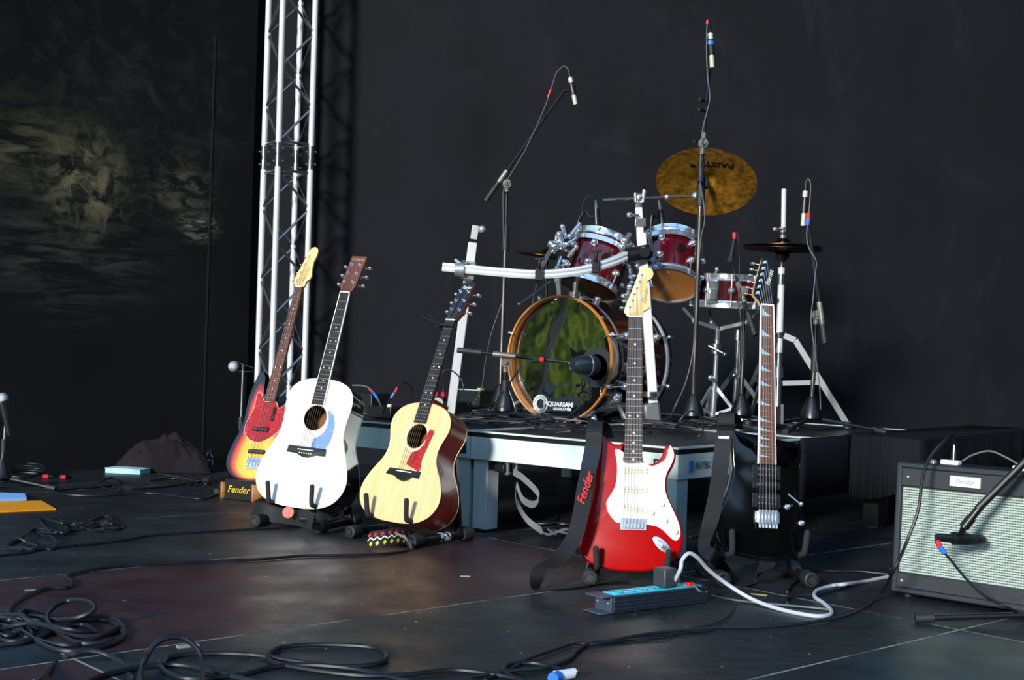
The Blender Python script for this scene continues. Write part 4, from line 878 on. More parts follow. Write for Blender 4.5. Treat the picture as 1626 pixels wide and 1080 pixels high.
# S5: hi-hat stand
B = base_at(1290, 5.65, HR); J = at(1296, 500, 5.65)
mstand('boom stand at the right edge of the riser leaning past the hi-hat', B, J, (R_(-12), R_(110), R_(238)), at(1310, 546, 5.6), at(1284, 362, 5.75), mid=at(1294, 565, 5.65), ll=.30, br=.0095)
pencil_mic('small condenser microphone pointing down beside the hi-hat', at(1280, 288, 5.76), at(1275, 359, 5.74), clip=at(1285, 358, 5.75))
cable('microphone_cable', 'thin grey cable hanging down the right hi-hat microphone stand', [at(1280, 289, 5.76), at(1283, 284, 5.75), at(1287, 292, 5.74), at(1286, 320, 5.73), at(1283, 350, 5.72), at(1281, 375, 5.7), at(1285, 395, 5.68), at(1296, 415, 5.65), at(1294, 440, 5.62), at(1291, 475, 5.6), at(1288, 510, 5.58), at(1294, 560, 5.58), at(1301, 610, 5.6), at(1303, 650, 5.6)], .0024, cableg)
f = MB(); f.cyl(at(1284, 338, 5.725), at(1283.5, 348, 5.725), .009, 10); single(f, 'cable_tag', red, 'red tape on the hi-hat microphone boom', 'tag')
f = MB(); f.cyl(at(1283.5, 348, 5.725), at(1282, 358, 5.725), .009, 10); single(f, 'cable_tag', blue, 'blue tape on the hi-hat microphone boom, under the red', 'tag')

# vocal stands on the left
def vocal(label, B, top, legs, ball_p, bd, mlabel):
    t = wthing('microphone_stand', label, 'microphone stand', B)
    stand_base(t, B, legs, .05, .26)
    m_ = B.lerp(top, .55); MB().cyl(B + V((0, 0, .1)), m_, .0095, 12).build('lower_tube', gmetal, t); MB().cyl(m_, top, .007, 12).build('upper_tube', dchrome, t)
    MB().cyl(m_ - V((0, 0, .03)), m_ + V((0, 0, .03)), .014, 12).build('height_clutch', rubber, t)
    f = MB(); f.cyl(m_ + V((-.004, 0, 0)), m_ + V((-.03, -.012, 0)), .006, 10); f.build('clamp_knob', bmetal, t)
    f = MB(); f.cyl(top, top + V((0, 0, .03)), .01, 10); f.build('mic_clip', black, t)
    k = wthing('vocal_microphone', mlabel, 'microphone', ball_p)
    MB().ball(ball_p, .027, 18).build('grille', mat('mic_mesh', '#b8bec2', .35, .6, bump=.8, bscale=900), k)
    e = ball_p + bd * .15; MB().lathe([(.026, .012), (.0265, .018), (.024, .03), (.013, .15), (.01, .17)], frame(ball_p, bd), 16).build('mic_body', mat_pb, k)
B = fl(0, 745); B = V((at(4, 700, 6.0).x, 6.0, 0))
vocal('microphone stand at the left frame edge', B, at(10, 652, 6.0), (R_(-10), R_(110), R_(230)), at(4, 633, 6.0), V((.22, .0, -.95)).normalized(), 'silver-headed vocal microphone at the left frame edge, tilted')
B = V((at(381, 700, 6.3).x, 6.3, 0))
vocal('slim microphone stand left of the sunburst bass guitar', B, at(386, 588, 6.3), (R_(20), R_(140), R_(260)), at(371, 582, 6.3), V((.35, .93, -.1)).normalized(), 'round-headed microphone facing left beside the truss')
# stand for the amplifier microphone, hub beyond the right edge
B = fl(1740, 1003); J = at(1712, 650, 3.62); TL = fl(1458, 990) - B
t = mstand('black boom stand in front of the amplifier with its boom reaching down', B, J, (math.atan2(TL.y, TL.x), R_(60), R_(-60)), at(1735, 626, 3.62), at(1553, 808, 3.66), zc=.05, ll=TL.length, br=.011)
f = MB(); f.cyl(at(1560, 800, 3.66), at(1542, 823, 3.664), .011, 12); f.cyl(at(1543, 822, 3.665), at(1530, 838, 3.67), .014, 12); f.build('boom_end', bmetal, t)
t = wthing('dynamic_microphone', 'black dynamic microphone pointing at the amplifier grille', 'microphone', at(1520, 856, 3.69))
p0 = at(1487, 853, 3.665); p1 = at(1546, 857, 3.70); dd = (at(1562, 858, 3.735) - p0).normalized(); Ln = (at(1562, 858, 3.735) - p0).length
MB().lathe([(.009, 0), (.0115, .01), (.0115, Ln * .45), (.014, Ln * .55), (.016, Ln * .62), (.016, Ln * .78)], frame(p0, dd), 16).build('mic_body', mat_pb, t)
MB().lathe([(.0165, Ln * .78), (.0165, Ln * .94), (.012, Ln), (0, Ln)], frame(p0, dd), 16).build('grille', bmetal, t)
f = MB(); c_ = p0 + dd * Ln * .5; f.cyl(c_ - dd * .025, c_ + dd * .025, .0185, 14); f.cyl(c_, at(1530, 838, 3.67), .009, 10); f.build('mic_clip', black, t)
f = MB(); f.cyl(at(1488, 858, 3.662), at(1492, 868, 3.66), .0075, 10); single(f, 'cable_tag', red, 'red tape on the amplifier microphone cable', 'tag')
f = MB(); f.cyl(at(1492, 868, 3.66), at(1500, 878, 3.66), .0075, 10); single(f, 'cable_tag', blue, 'blue tape on the amplifier microphone cable, below the red', 'tag')
cable('microphone_cable', 'black cable falling from the amplifier microphone to the right', [p0, at(1486, 860, 3.662), at(1492, 869, 3.66), at(1510, 890, 3.65), at(1535, 920, 3.6), at(1565, 947, 3.55), at(1600, 965, 3.5), fl(1640, 985, .006), fl(1700, 1010, .005)], .0038)

# ------------------------------------------------------------------ drum kit
burg = mat('burgundy_lacquer', '#44060f', .15, coat=.8, var='#500914', vscale=6)
kickm = mat('dark_burgundy_lacquer', '#240610', .12, coat=1)
hoopw = mat('maple_hoop', '#c8823a', .3, coat=.6, var='#b87230', vscale=6)
headm = mat('black_mirror_head', '#0b0e10', .02, coat=1, spec=1.0)
tb_ = headm.node_tree; bbn = tb_.nodes['Principled BSDF']; bbn.inputs['IOR'].default_value = 2.3
tcn = tb_.nodes.new('ShaderNodeTexCoord'); nn_ = tb_.nodes.new('ShaderNodeTexNoise'); nn_.inputs['Scale'].default_value = 5; tb_.links.new(tcn.outputs['Object'], nn_.inputs['Vector']); bpn = tb_.nodes.new('ShaderNodeBump'); bpn.inputs['Strength'].default_value = .12; bpn.inputs['Distance'].default_value = .05; tb_.links.new(nn_.outputs[0], bpn.inputs['Height']); tb_.links.new(bpn.outputs[0], bbn.inputs['Normal']); tb_.links.new(bpn.outputs[0], bbn.inputs['Coat Normal'])
Ck = at(890, 571, 5.72); yk = R_(37); nk = V((-math.sin(yk), -math.cos(yk), 0)); xr = V((math.cos(yk), -math.sin(yk), 0))
Ck.z = HR + .279
MK = Matrix(((xr.x, 0, nk.x, Ck.x), (xr.y, 0, nk.y, Ck.y), (0, 1, 0, Ck.z), (0, 0, 0, 1)))   # x right, y up, z out of the front head
Mkick = Matrix.Translation((Ck.x, Ck.y, HR)) 
k = wthing('kick_drum', 'dark burgundy kick drum with wooden front hoop and black mirror head', 'drum', (Ck.x, Ck.y, HR)); RK = .264; DK = .46
f = MB(); f.lathe([(RK - .008, -.036), (RK, -.037), (RK, -DK), (RK - .008, -DK)], MK, 64, cap=False); f.build('shell', kickm, k)
f = MB(); f.lathe([(RK + .004, -.002), (RK + .004, .02), (RK + .010, .022), (RK + .0125, .018), (RK + .0125, .006), (RK + .004, .006), (RK + .002, -.002)], MK, 64, cap=False); f.lathe([(RK + .003, .0), (RK + .003, -.024)], MK, 64, cap=False); hp = f.build('front_hoop', hoopw, k)
f = MB(); f.lathe([(RK + .004, .006), (RK + .0122, .006), (RK + .0122, -.036), (RK + .004, -.036)], MK, 64, cap=False); f.build('hoop_outer_band', kickm, hp)
f = MB(); f.lathe([(RK + .0005, -.078), (RK + .004, -.078), (RK + .004, -.083), (RK + .0005, -.083)], MK, 64, cap=False); f.build('metal_rim_line', dchrome, k)
f = MB(); f.lathe([(RK - .009, -.30), (0, -.30)], MK, 48); f.build('inner_dark_disc', rubber, k)  # black disc stands in for the darkness seen through the port
f = MB(); f.lathe([(RK + .003, -DK + .03), (RK + .013, -DK + .03), (RK + .013, -DK - .02), (RK + .003, -DK - .02), (RK + .003, -DK + .03)], MK, 64, cap=False); f.build('rear_hoop', mat('dark_hoop', '#1c1416', .25, coat=1), k)
f = MB(); f.lathe([(RK + .0125, -DK + .034), (RK + .0155, -DK + .028), (RK + .0155, -DK + .008), (RK + .0125, -DK + .002)], MK, 64, cap=False); f.build('rear_hoop_inlay', alub, k)
q = 72; hx, hy, hr = .175, -.03, .06; f = MB(); vs = []
for kk in range(q):
    a = 2 * PI * kk / q; x, y = math.cos(a) * (RK - .001), math.sin(a) * (RK - .001); b_ = math.atan2(y - hy, x - hx); vs.append((x, y, -.022)); vs.append((hx + math.cos(b_) * hr, hy + math.sin(b_) * hr, -.022))
vs = [MK @ V(v_) for v_ in vs]; fs = [(2 * i, 2 * ((i + 1) % q), 2 * ((i + 1) % q) + 1, 2 * i + 1) for i in range(q)]; f.add(vs, fs)
b0 = len(f.v); f.build('front_head', headm, k)
f = MB(); f.lathe([(hr - .004, .0005), (hr - .004, .004), (hr + .026, .003), (hr + .027, .0005)], MK @ Matrix.Translation((hx, hy, -.022)), 40, cap=False); f.build('port_ring', mat('port_ring_grey', '#2b3034', .3), k)
f = MB(); f.lathe([(RK - .01, -DK + .005), (0, -DK + .005)], MK, 48); f.build('rear_head', black, k)
whi = mat('logo_white', '#e8ebee', .5)
text('AQUARIAN', .026, MK @ Matrix.Translation((-.020, -.198, -.0205)), whi, 'head_lettering', k, bold=.0012, sx=1.15)
text('REGULATOR', .015, MK @ Matrix.Translation((.002, -.218, -.0205)), whi, 'head_lettering', k, bold=.0006, sx=1.1)
f = MB(); f.lathe([(.033, .0005), (.033, .0012), (.040, .0012), (.040, .0005)], MK @ Matrix.Translation((-.115, -.20, -.022)), 32, cap=False); f.lathe([(.021, .0005), (.021, .0012), (.030, .0012), (.030, .0005)], MK @ Matrix.Translation((-.115, -.20, -.022)) @ Matrix.Rotation(R_(40), 4, 'Z'), 32, ang=PI * 1.6, cap=False); f.build('ring_logo', whi, k)
for i in range(8):
    a = PI / 8 + i * PI / 4
    e = V((math.cos(a), math.sin(a), 0)); PT = lambda r_, z_: MK @ (e * r_ + V((0, 0, z_)))
    for zz, ze in ((-.11, .024), (-DK + .1, -DK - .024)):
        f = MB(); f.cyl(PT(RK, zz), PT(RK + .02, zz), .017, 12); f.ball(PT(RK + .022, zz), .016, 12)
        sg = 1 if ze > 0 else -1
        f.cyl(PT(RK + .022, zz), PT(RK + .022, ze - sg * .01), .0035, 8)
        f.bar(PT(RK + .022, ze - sg * .022), PT(RK + .022, ze - sg * .002), .016, .012, e @ MK.to_3x3().transposed()); f.bar(PT(RK + .022, ze), PT(RK - .0, ze), .016, .004, MK.to_3x3() @ V((0, 0, 1)))
        f.build('lug', chrome, k)
for sx in (-1, 1):
    e = V((sx * .8, -.6, 0)); p = MK @ (e * (RK + .0) + V((0, 0, -.12))); qd = MK @ V((sx * .36, 0, .02)); qd.z = HR + .012
    f = MB(); f.cyl(p, qd, .009, 10); f.ball(p, .03, 14); f.build('spur', chrome, k)
f = MB(); p = MK @ V((.0 + RK * .94, .05, -.25)); f.ball(MK @ V((RK + .0, -.03, -.15)), .035, 16); f.build('shell_bracket', chrome, k)
f = MB(); f.cyl(MK @ V((0, RK - .005, -.10)), MK @ V((0, RK + .03, -.10)), .03, 16); f.cyl(MK @ V((0, RK + .03, -.10)), MK @ V((0, RK + .075, -.10)), .0125, 12); f.build('tom_mount_post', chrome, k)

def drum(label, Bc, ax, r, dp, shellm, nl, rot=0, cat='drum', name='rack_tom', bm=None, hoopm=chrome, group=None):
    ax = V(ax).normalized(); M_ = frame(Bc, ax, V((1, 0, 0))); t = wthing(name, label, cat, Bc, group)
    MB().lathe([(r, .006), (r, dp - .006)], M_, 48).build('shell', shellm, t)
    for nm, z, sg in (('bottom_hoop', 0, 1), ('top_hoop', dp, -1)):
        f = MB(); f.lathe([(r + .002, z - sg * .006), (r + .009, z - sg * .008), (r + .007, z + sg * .0), (r + .007, z + sg * .016), (r + .012, z + sg * .018), (r + .010, z + sg * .024), (r + .001, z + sg * .022), (r + .002, z - sg * .006)], M_, 48, cap=False); f.build(nm, hoopm, t)
    MB().lathe([(r + .002, -.001), (r * .6, -.0015), (0, -.0015)], M_, 48).build('bottom_head', bm or amberh, t)
    MB().lathe([(r + .002, dp), (0, dp)], M_, 48).build('top_head', coated, t)
    for i in range(nl):
        a = rot + i * 2 * PI / nl; e = M_.to_3x3() @ V((math.cos(a), math.sin(a), 0)); f = MB()
        for zz, ze in ((dp * .30, .004), (dp * .70, dp - .004)) if dp > .15 else ((dp * .5, .004), (dp * .5, dp - .004)):
            c = Bc + ax * zz + e * r; f.cyl(c, c + e * .012, .016, 14); f.ball(c + e * .016, .0135, 12); f.cyl(c + e * .012, Bc + ax * ze + e * (r + .010), .003, 8); c2 = Bc + ax * ze + e * (r + .010); f.cyl(c2 - ax * .008, c2 + ax * .008, .006, 8)
        f.build('lug', chrome, t)
    return t, M_
amberh = mat('amber_drum_head', '#b87a3a', .35, coat=.3, var='#a56a30', vscale=4)
coated = mat('coated_head', '#d8dcdc', .6)
brownh = mat('smoky_head', '#4a3524', .2, coat=.8)
t1, M1 = drum('left rack tom in burgundy lacquer, tilted to the right', at(935, 458, 5.82), (.30, .26, .92), .127, .235, burg, 6, .25, group=None, bm=brownh)
t2, M2 = drum('right rack tom in burgundy lacquer showing its amber bottom head', at(1061, 452, 5.80), (.12, .50, .86), .128, .225, burg, 6, .1)
for tt_, MM, dp in ((t1, M1, .235), (t2, M2, .225)):
    f = MB(); p = MM @ V((.03, -.127, dp * .5)); f.cyl(p, MM @ V((.034, -.134, dp * .5)), .018, 16); f.build('badge', bmetal, tt_)
    f = MB(); pp = [MM @ V((math.cos(a) * .147, math.sin(a) * .147, dp * .80)) for a in [PI * .9 + PI * .8 * i_ / 16 for i_ in range(17)]]
    f.ribbon(pp, [MM.to_3x3() @ V((0, 0, .022))] * 17, .004); f.build('suspension_mount', chrome, tt_)
# snare
bs = at(1157, 487, 5.98)
sn, MS = drum('shallow burgundy snare drum on a chrome stand behind the tall stand', bs, (.02, -.03, 1), .172, .135, burg, 10, .2, name='snare_drum', bm=brownh)
f = MB(); p = MS @ V((-.10, -.150, .06)); f.box(p, (.05, .03, .10)); f.cyl(p + V((.01, 0, .05)), p + V((.012, -.01, .09)), .006, 8); f.ball(p + V((.015, -.015, .10)), .011); f.box(p + V((0, -.02, -.01)), (.035, .02, .05)); f.build('strainer', chrome, sn, bevel=.004)
# snare stand
sb = base_at(1133, 5.93, HR)
t = wthing('snare_stand', 'chrome snare stand with basket arms and folded tripod', 'drum stand', sb)
ct = at(1140, 522, 5.93)
MB().cyl(sb + V((0, 0, .02)), at(1135, 612, 5.93), .0145, 14).build('lower_tube', chrome, t); MB().cyl(at(1135, 612, 5.93), at(1139, 540, 5.93), .011, 14).build('upper_tube', chrome, t)
f = MB(); f.cyl(at(1137, 562, 5.93), at(1137.5, 546, 5.93), .024, 14); f.cyl(at(1125, 549, 5.9), at(1150, 562, 5.88), .006, 8); f.ball(at(1151, 563, 5.88), .012); f.build('tilter_clamp', dchrome, t)
f = MB(); f.cyl(at(1128, 600, 5.9), at(1136, 606, 5.92), .01, 8); f.ball(at(1128, 600, 5.9), .012); f.build('wing_bolt', chrome, t)
MB().cyl(at(1138, 548, 5.93), ct, .009, 10).build('basket_post', chrome, t)
for a in (R_(200), R_(-10), R_(95)):
    e = V((math.cos(a), math.sin(a), 0)); f = MB(); f.bar(ct + e * .01, ct + e * .12 + V((0, 0, .03)), .016, .01); f.bar(ct + e * .12 + V((0, 0, .03)), ct + V((0, 0, .0)) + e * .178 + V((0, 0, .085)), .012, .008); f.ball(ct + e * .12 + V((0, 0, .03)), .013); f.build('basket_arm', chrome, t)
for a in (R_(-20), R_(100), R_(220)):
    e = V((math.cos(a), math.sin(a), 0)); f = MB(); f.bar(sb + V((0, 0, .17)) + e * .015, sb + e * .14 + V((0, 0, .015)), .014, .006); f.bar(sb + V((0, 0, .05)) + e * .01, sb + e * .09 + V((0, 0, .08)), .012, .005); lg = f.build('leg', chrome, t)
    f = MB(); f.ball(sb + e * .14 + V((0, 0, .014)), .014); f.build('rubber_tip', rubber, lg)
# second hardware stand behind (cymbal stand column)
hb = base_at(1168, 6.15, HR)
t = wthing('drum_hardware_stand', 'gold-lit chrome stand column between the snare stand and the black guitar neck', 'drum stand', hb)
MB().cyl(hb + V((0, 0, .03)), at(1173, 535, 6.15), .0125, 14).build('column', chrome, t)
f = MB(); f.cyl(at(1172, 540, 6.15), at(1173, 524, 6.15), .02, 12); f.cyl(at(1169, 600, 6.12), at(1180, 596, 6.12), .014, 10); f.ball(at(1166, 596, 6.1), .013); f.build('height_clamp', dchrome, t)
for a in (R_(-35), R_(85), R_(205)):
    e = V((math.cos(a), math.sin(a), 0)); f = MB(); f.bar(hb + V((0, 0, .25)), hb + e * .2 + V((0, 0, .012)), .02, .006); f.build('leg', dchrome, t)

# cymbals
cymm = mat('bronze_cymbal', '#cc9030', .32, .55, var='#6a5420', vscale=38, vmap=(1, 1, 1), vlo=.35, vhi=.7); tcy = cymm.node_tree; bcy = tcy.nodes['Principled BSDF']  # mottled gold and brown paints in the speckled reflections
tcn = tcy.nodes.new('ShaderNodeTexCoord'); wv_ = tcy.nodes.new('ShaderNodeTexWave'); wv_.wave_type = 'RINGS'; wv_.rings_direction = 'Z'; wv_.inputs['Scale'].default_value = 55; wv_.inputs['Distortion'].default_value = .6; tcy.links.new(tcn.outputs['Object'], wv_.inputs[0]); bpn = tcy.nodes.new('ShaderNodeBump'); bpn.inputs['Strength'].default_value = .25; bpn.inputs['Distance'].default_value = .002; tcy.links.new(wv_.outputs['Fac'], bpn.inputs['Height'])
nn_ = tcy.nodes.new('ShaderNodeTexNoise'); nn_.inputs['Scale'].default_value = 22; tcy.links.new(tcn.outputs['Object'], nn_.inputs['Vector']); bp2 = tcy.nodes.new('ShaderNodeBump'); bp2.inputs['Strength'].default_value = .5; bp2.inputs['Distance'].default_value = .006; tcy.links.new(nn_.outputs[0], bp2.inputs['Height']); tcy.links.new(bpn.outputs[0], bp2.inputs['Normal']); tcy.links.new(bp2.outputs[0], bcy.inputs['Normal'])
def cymbal(name, label, c, ax, r, m_=cymm, flip=1, group=None, kz=1):
    M_ = frame(c, ax); t = thing(name, label, 'cymbal', M_, group); th = .0012
    pr = [(r, 0), (r * .8, .006), (r * .5, .013), (r * .24, .019), (r * .2, .024), (r * .15, .034), (r * .08, .039), (.006, .040)]
    pr = [(a, b * flip * kz) for a, b in pr]
    f = MB(); f.lathe(pr + [(a, b - th * flip) for a, b in pr[::-1]] + [pr[0]], None, 72, cap=False); f.build('plate', m_, t, ang=50); return t, M_
cr_, Mc = cymbal('crash_cymbal', 'large tilted bronze crash cymbal with black lettering on its underside', at(1121, 290, 6.1), (.12, .55, .83), .232)
Mtx = Matrix.Translation((.07, .142, .0035)) @ Matrix.Rotation(R_(-8), 4, 'Z')
# lettering on the underside, read from below
ink = mat('cymbal_ink', '#0b0906', .5)
lx = Mc.to_3x3().col[0]; 
cax = Mc.to_3x3().col[2]; rd = at(1137, 262, 6.1) - EYE; Mu = Mc.inverted() @ frame(EYE + rd * ((Mc.translation + cax * .005 - EYE).dot(cax) / rd.dot(cax)), -(Mc.to_3x3().col[2]), V((-1, 0, -.15)))
pl = Mu.translation.copy(); rr = math.hypot(pl.x, pl.y); zz = .006 * (1 - (rr / .232 - .8) / .2) if rr / .232 > .8 else .006 + .007 * (.8 - rr / .232) / .3
Mu.translation = (pl.x, pl.y, zz - .0035)
lt = text('PAISTE', .050, Mu, ink, 'cymbal_lettering', cr_, bold=.0012, sx=1.1, ext=.0006)
for v_ in lt.data.vertices:
    rr = math.hypot(v_.co.x, v_.co.y); dz = v_.co.z - Mu.translation.z
    sz_ = .006 * (.232 - rr) / .0464 if rr > .1856 else (.006 + .007 * (.1856 - rr) / .0696 if rr > .116 else .013 + .006 * (.116 - rr) / .0603)
    v_.co.z = sz_ - .0030 + dz
f = MB(); f.cyl((0, 0, -.03), (0, 0, .0), .014, 12); f.cyl((0, 0, .0), (0, 0, .06), .004, 8); f.cyl((0, 0, .042), (0, 0, .055), .014, 12); f.build('felt_washer', rubber, cr_)
hh = base_at(1236, 6.0, HR); hz = at(1243, 393, 6.0)
hatm = mat('dark_hat_bronze', '#6a4a24', .3, 1, var='#4e3a22', vscale=8)
cymbal('hi_hat_cymbal', 'upper hi-hat cymbal, edge-on over its twin', hz + V((0, 0, .004)), (.02, -.0, 1), .178, hatm)
cymbal('hi_hat_cymbal', 'lower hi-hat cymbal, directly under its twin', hz + V((0, 0, -.010)), (.02, -.0, 1), .178, hatm, flip=-1, kz=.65)
t = wthing('hi_hat_stand', 'white-lit chrome hi-hat stand with flat bar legs', 'hi-hat stand', hh)
MB().cyl(at(1237, 560, 6.0), at(1241, 425, 6.0), .016, 14).build('upper_tube', alub, t)
MB().cyl(hh + V((0, 0, .09)), at(1237, 560, 6.0), .017, 14).build('lower_tube', dchrome, t)
MB().cyl(at(1241, 425, 6.0), at(1244.5, 300, 6.0), .0048, 10).build('pull_rod', chrome, t)
f = MB(); f.cyl(at(1244, 368, 6.0), at(1245, 300, 6.0), .0115, 12); f.build('clutch_rod', alub, t)
f = MB(); f.cyl(at(1243, 369, 6.0), at(1243, 361, 6.0), .017, 12); f.cyl(at(1243, 380, 6.0), at(1243, 373, 6.0), .014, 12); f.cyl(at(1243, 364, 5.99), at(1231, 364, 5.96), .006, 8); f.ball(at(1230, 364, 5.96), .01); f.build('clutch', chrome, t)
f = MB(); f.lathe([(.012, -.02), (.03, 0), (.034, .012), (.02, .014)], Matrix.Translation(at(1242, 409, 6.0)), 18); f.build('cymbal_seat', bmetal, t)
for a_, b_, r_ in (((1240, 452), (1240.6, 435), .019), ((1236, 537), (1236, 528), .022), ((1236, 600), (1236, 583), .024)): MB().cyl(at(*a_, 6.0), at(*b_, 6.0), r_, 14).build('tube_collar', dchrome, t)
c0 = at(1248, 533, 6.0)
for a, s_ in ((R_(-12), 1), (R_(115), 1), (R_(235), 1)):
    e = V((math.cos(a), math.sin(a), 0)); x0 = hh; top = V((hh.x, hh.y, c0.z)) + e * .02; kn = top + e * .05 + V((0, 0, -.02)); ft = hh + e * .31 + V((0, 0, .02)); mid_ = kn.lerp(ft, .5)
    f = MB(); f.bar(top, kn, .026, .006); f.bar(kn, ft, .026, .006); f.bar(V((hh.x, hh.y, mid_.z - .01)) + e * .02, mid_, .022, .005); lg = f.build('leg', dchrome, t)
    f = MB(); f.cyl(ft + V((0, 0, .015)), ft - V((0, 0, .018)), .02, 12); f.build('rubber_tip', rubber, lg)
fb = hh + V((-.02, -.12, 0)); f = MB(); f.bar(fb + V((0, .09, .03)), fb + V((-.02, -.18, .07)), .085, .012); f.build('foot_pedal', dchrome, t)
cymbal('dark_cymbal', 'thin dark cymbal seen edge-on left of the left rack tom', at(868, 408, 6.45), (.12, -.02, 1), .15, hatm)
sp = base_at(866, 6.45, HR); t = wthing('cymbal_stand', 'slim black stand carrying the dark cymbal behind the kick drum', 'cymbal stand', sp)
MB().cyl(sp + V((0, 0, .02)), at(868, 405, 6.45), .008, 10).build('pole', bmetal, t); f = MB()
for a in (0.2, 2.3, 4.4): f.cyl(sp + V((0, 0, .2)), sp + V((math.cos(a) * .2, math.sin(a) * .2, .012)), .008, 8)
f.build('tripod', bmetal, t)

# drum rack
rk = wthing('drum_rack', 'silver drum rack with curved bar and two splayed posts', 'drum rack', base_at(712, 5.75, HR))
prof = [(-.011, -.017), (.011, -.017), (.014, -.008), (.011, 0), (.014, .008), (.011, .017), (-.011, .017), (-.014, .008), (-.011, 0), (-.014, -.008)]
path = cr([at(704, 424, 5.52), at(735, 427, 5.50), (at(800, 433, 5.46)), at(855, 436, 5.44), at(915, 431, 5.46), at(965, 418, 5.52), at(1004, 402, 5.60)], 8)
f = MB(); vs = []
for i, p in enumerate(path):
    t_ = (path[min(i + 1, len(path) - 1)] - path[max(i - 1, 0)]).normalized(); u_ = V((0, 0, 1)); u_ = (u_ - t_ * u_.dot(t_)).normalized(); s_ = t_.cross(u_); vs += [p + s_ * a * 1.3 + u_ * b_ * 1.05 for a, b_ in prof]
n_ = len(prof); f.add(vs, [(i * n_ + j, i * n_ + (j + 1) % n_, (i + 1) * n_ + (j + 1) % n_, (i + 1) * n_ + j) for i in range(len(path) - 1) for j in range(n_)] + [tuple(range(n_))[::-1], tuple((len(path) - 1) * n_ + j for j in range(n_))]); f.build('curved_bar', alub, rk)
def post(tp, bt, nm, w_=.038):
    f = MB(); f.bar(bt, tp, w_, w_ * .8, (1, 0, 0)); f.build(nm, alub, rk, bevel=.004)
tL = at(751, 385, 5.56); bL = at(716, 640, 5.72); bL.z = HR + .03; post(tL, bL, 'left_post')
f = MB(); f.bar(at(752, 380, 5.56), at(756, 358, 5.555), .03, .028, (1, 0, 0)); f.cyl(at(757, 362, 5.54), at(765, 364, 5.53), .005, 8); f.ball(at(765.5, 364, 5.53), .016, sc=(1, 1, 1)); f.build('post_top_clamp', alu, rk, bevel=.002)
dL = (tL - bL).normalized(); cL = at(743, 429, 5.535)
f = MB(); f.bar(cL - dL * .035, cL + dL * .035, .062, .062, (1, 0, 0)); f.cyl(at(722, 428, 5.5), at(738, 428, 5.5), .030, 18); f.bar(at(722, 412, 5.49), at(735, 421, 5.49), .014, .008); f.build('corner_clamp', alu, rk, bevel=.006)
f = MB(); f.cyl(cL + V((0, -.03, .02)), cL + V((0.0, -.05, .02)), .008, 8); f.bar(bL, bL - dL * .03, .05, .05, (1, 0, 0)); f.build('foot_block', black, rk)
tR = at(1018, 370, 5.66); bR = at(1040, 655, 5.62); bR.z = HR + .02; post(tR, bR, 'right_post', .04)
f = MB(); f.bar(at(1016.5, 372, 5.66), at(1014, 330, 5.67), .03, .03, (1, 0, 0)); f.build('post_extension', alub, rk, bevel=.003)
f = MB(); f.bar(at(1016.5, 360, 5.66), at(1016, 347, 5.66), .046, .044, (1, 0, 0)); f.cyl(at(1014, 342, 5.64), at(1001, 341, 5.62), .006, 8); f.ball(at(999, 341, 5.62), .012); f.build('post_top_clamp', chrome, rk, bevel=.003)
f = MB(); f.cyl(at(992, 408, 5.59), at(1030, 400, 5.62), .034, 20); f.cyl(at(1022, 400, 5.57), at(1024, 401, 5.52), .022, 12); f.build('corner_clamp', black, rk)
f = MB(); f.bar(at(1033, 640, 5.615), at(1037, 672, 5.615), .07, .06, (1, 0, 0)); f.build('foot_block', mat('foot_grey', '#6d7378', .4, .5), rk, bevel=.01)
f = MB(); f.cyl(at(1032, 630, 5.58), at(1032, 622, 5.58), .03, 16); f.build('memory_lock', dchrome, rk)
for (px, py, Y) in ((856, 436, 5.44), (945, 424, 5.495)):
    p = at(px, py, Y); f = MB(); f.box(p, (.034, .06, .052)); f.cyl(p + V((0, -.03, .02)), p + V((0, -.035, .06)), .007, 8); f.bar(p + V((-.02, -.035, .06)), p + V((.02, -.035, .064)), .012, .009); cl = f.build('rack_clamp', black, rk, bevel=.008)
# tom arms held by the clamps
for (a, b_, c) in ((at(856, 430, 5.47), at(880, 392, 5.62), at(905, 400, 5.75)), (at(945, 424, 5.52), at(1000, 412, 5.7), at(1036, 412, 5.72))):
    f = MB(); f.tube(cr([a, b_, c], 6), .0095, 10); f.ball(b_, .02); f.build('tom_arm', chrome, rk)
# left cluster of chrome clamps and rods
f = MB()
for (p, q, r_) in (((888, 372), (896, 395), .011), ((876, 388), (892, 384), .014), ((905, 375), (921, 355), .009), ((900, 388), (915, 378), .008), ((880, 400), (884, 372), .006), ((893, 360), (898, 378), .009), ((884, 425), (890, 408), .009), ((900, 420), (885, 424), .007), ((915, 392), (902, 408), .008)):
    f.cyl(at(*p, 5.66), at(*q, 5.68), r_, 12); f.ball(at(*p, 5.66), r_ * 1.35)
f.build('tom_clamp', chrome, rk)
f = MB()
for (p, q, r_) in (((1030, 372), (1036, 398), .01), ((1000, 455), (996, 476), .011), ((1003, 440), (1001, 428), .012), ((990, 470), (1000, 480), .009), ((992, 382), (1000, 372), .012), ((988, 392), (1002, 388), .014), ((1035, 455), (1030, 430), .008)):
    f.cyl(at(*p, 5.72), at(*q, 5.74), r_, 12); f.ball(at(*p, 5.72), r_ * 1.4)
f.build('tom_clamp', chrome, rk)
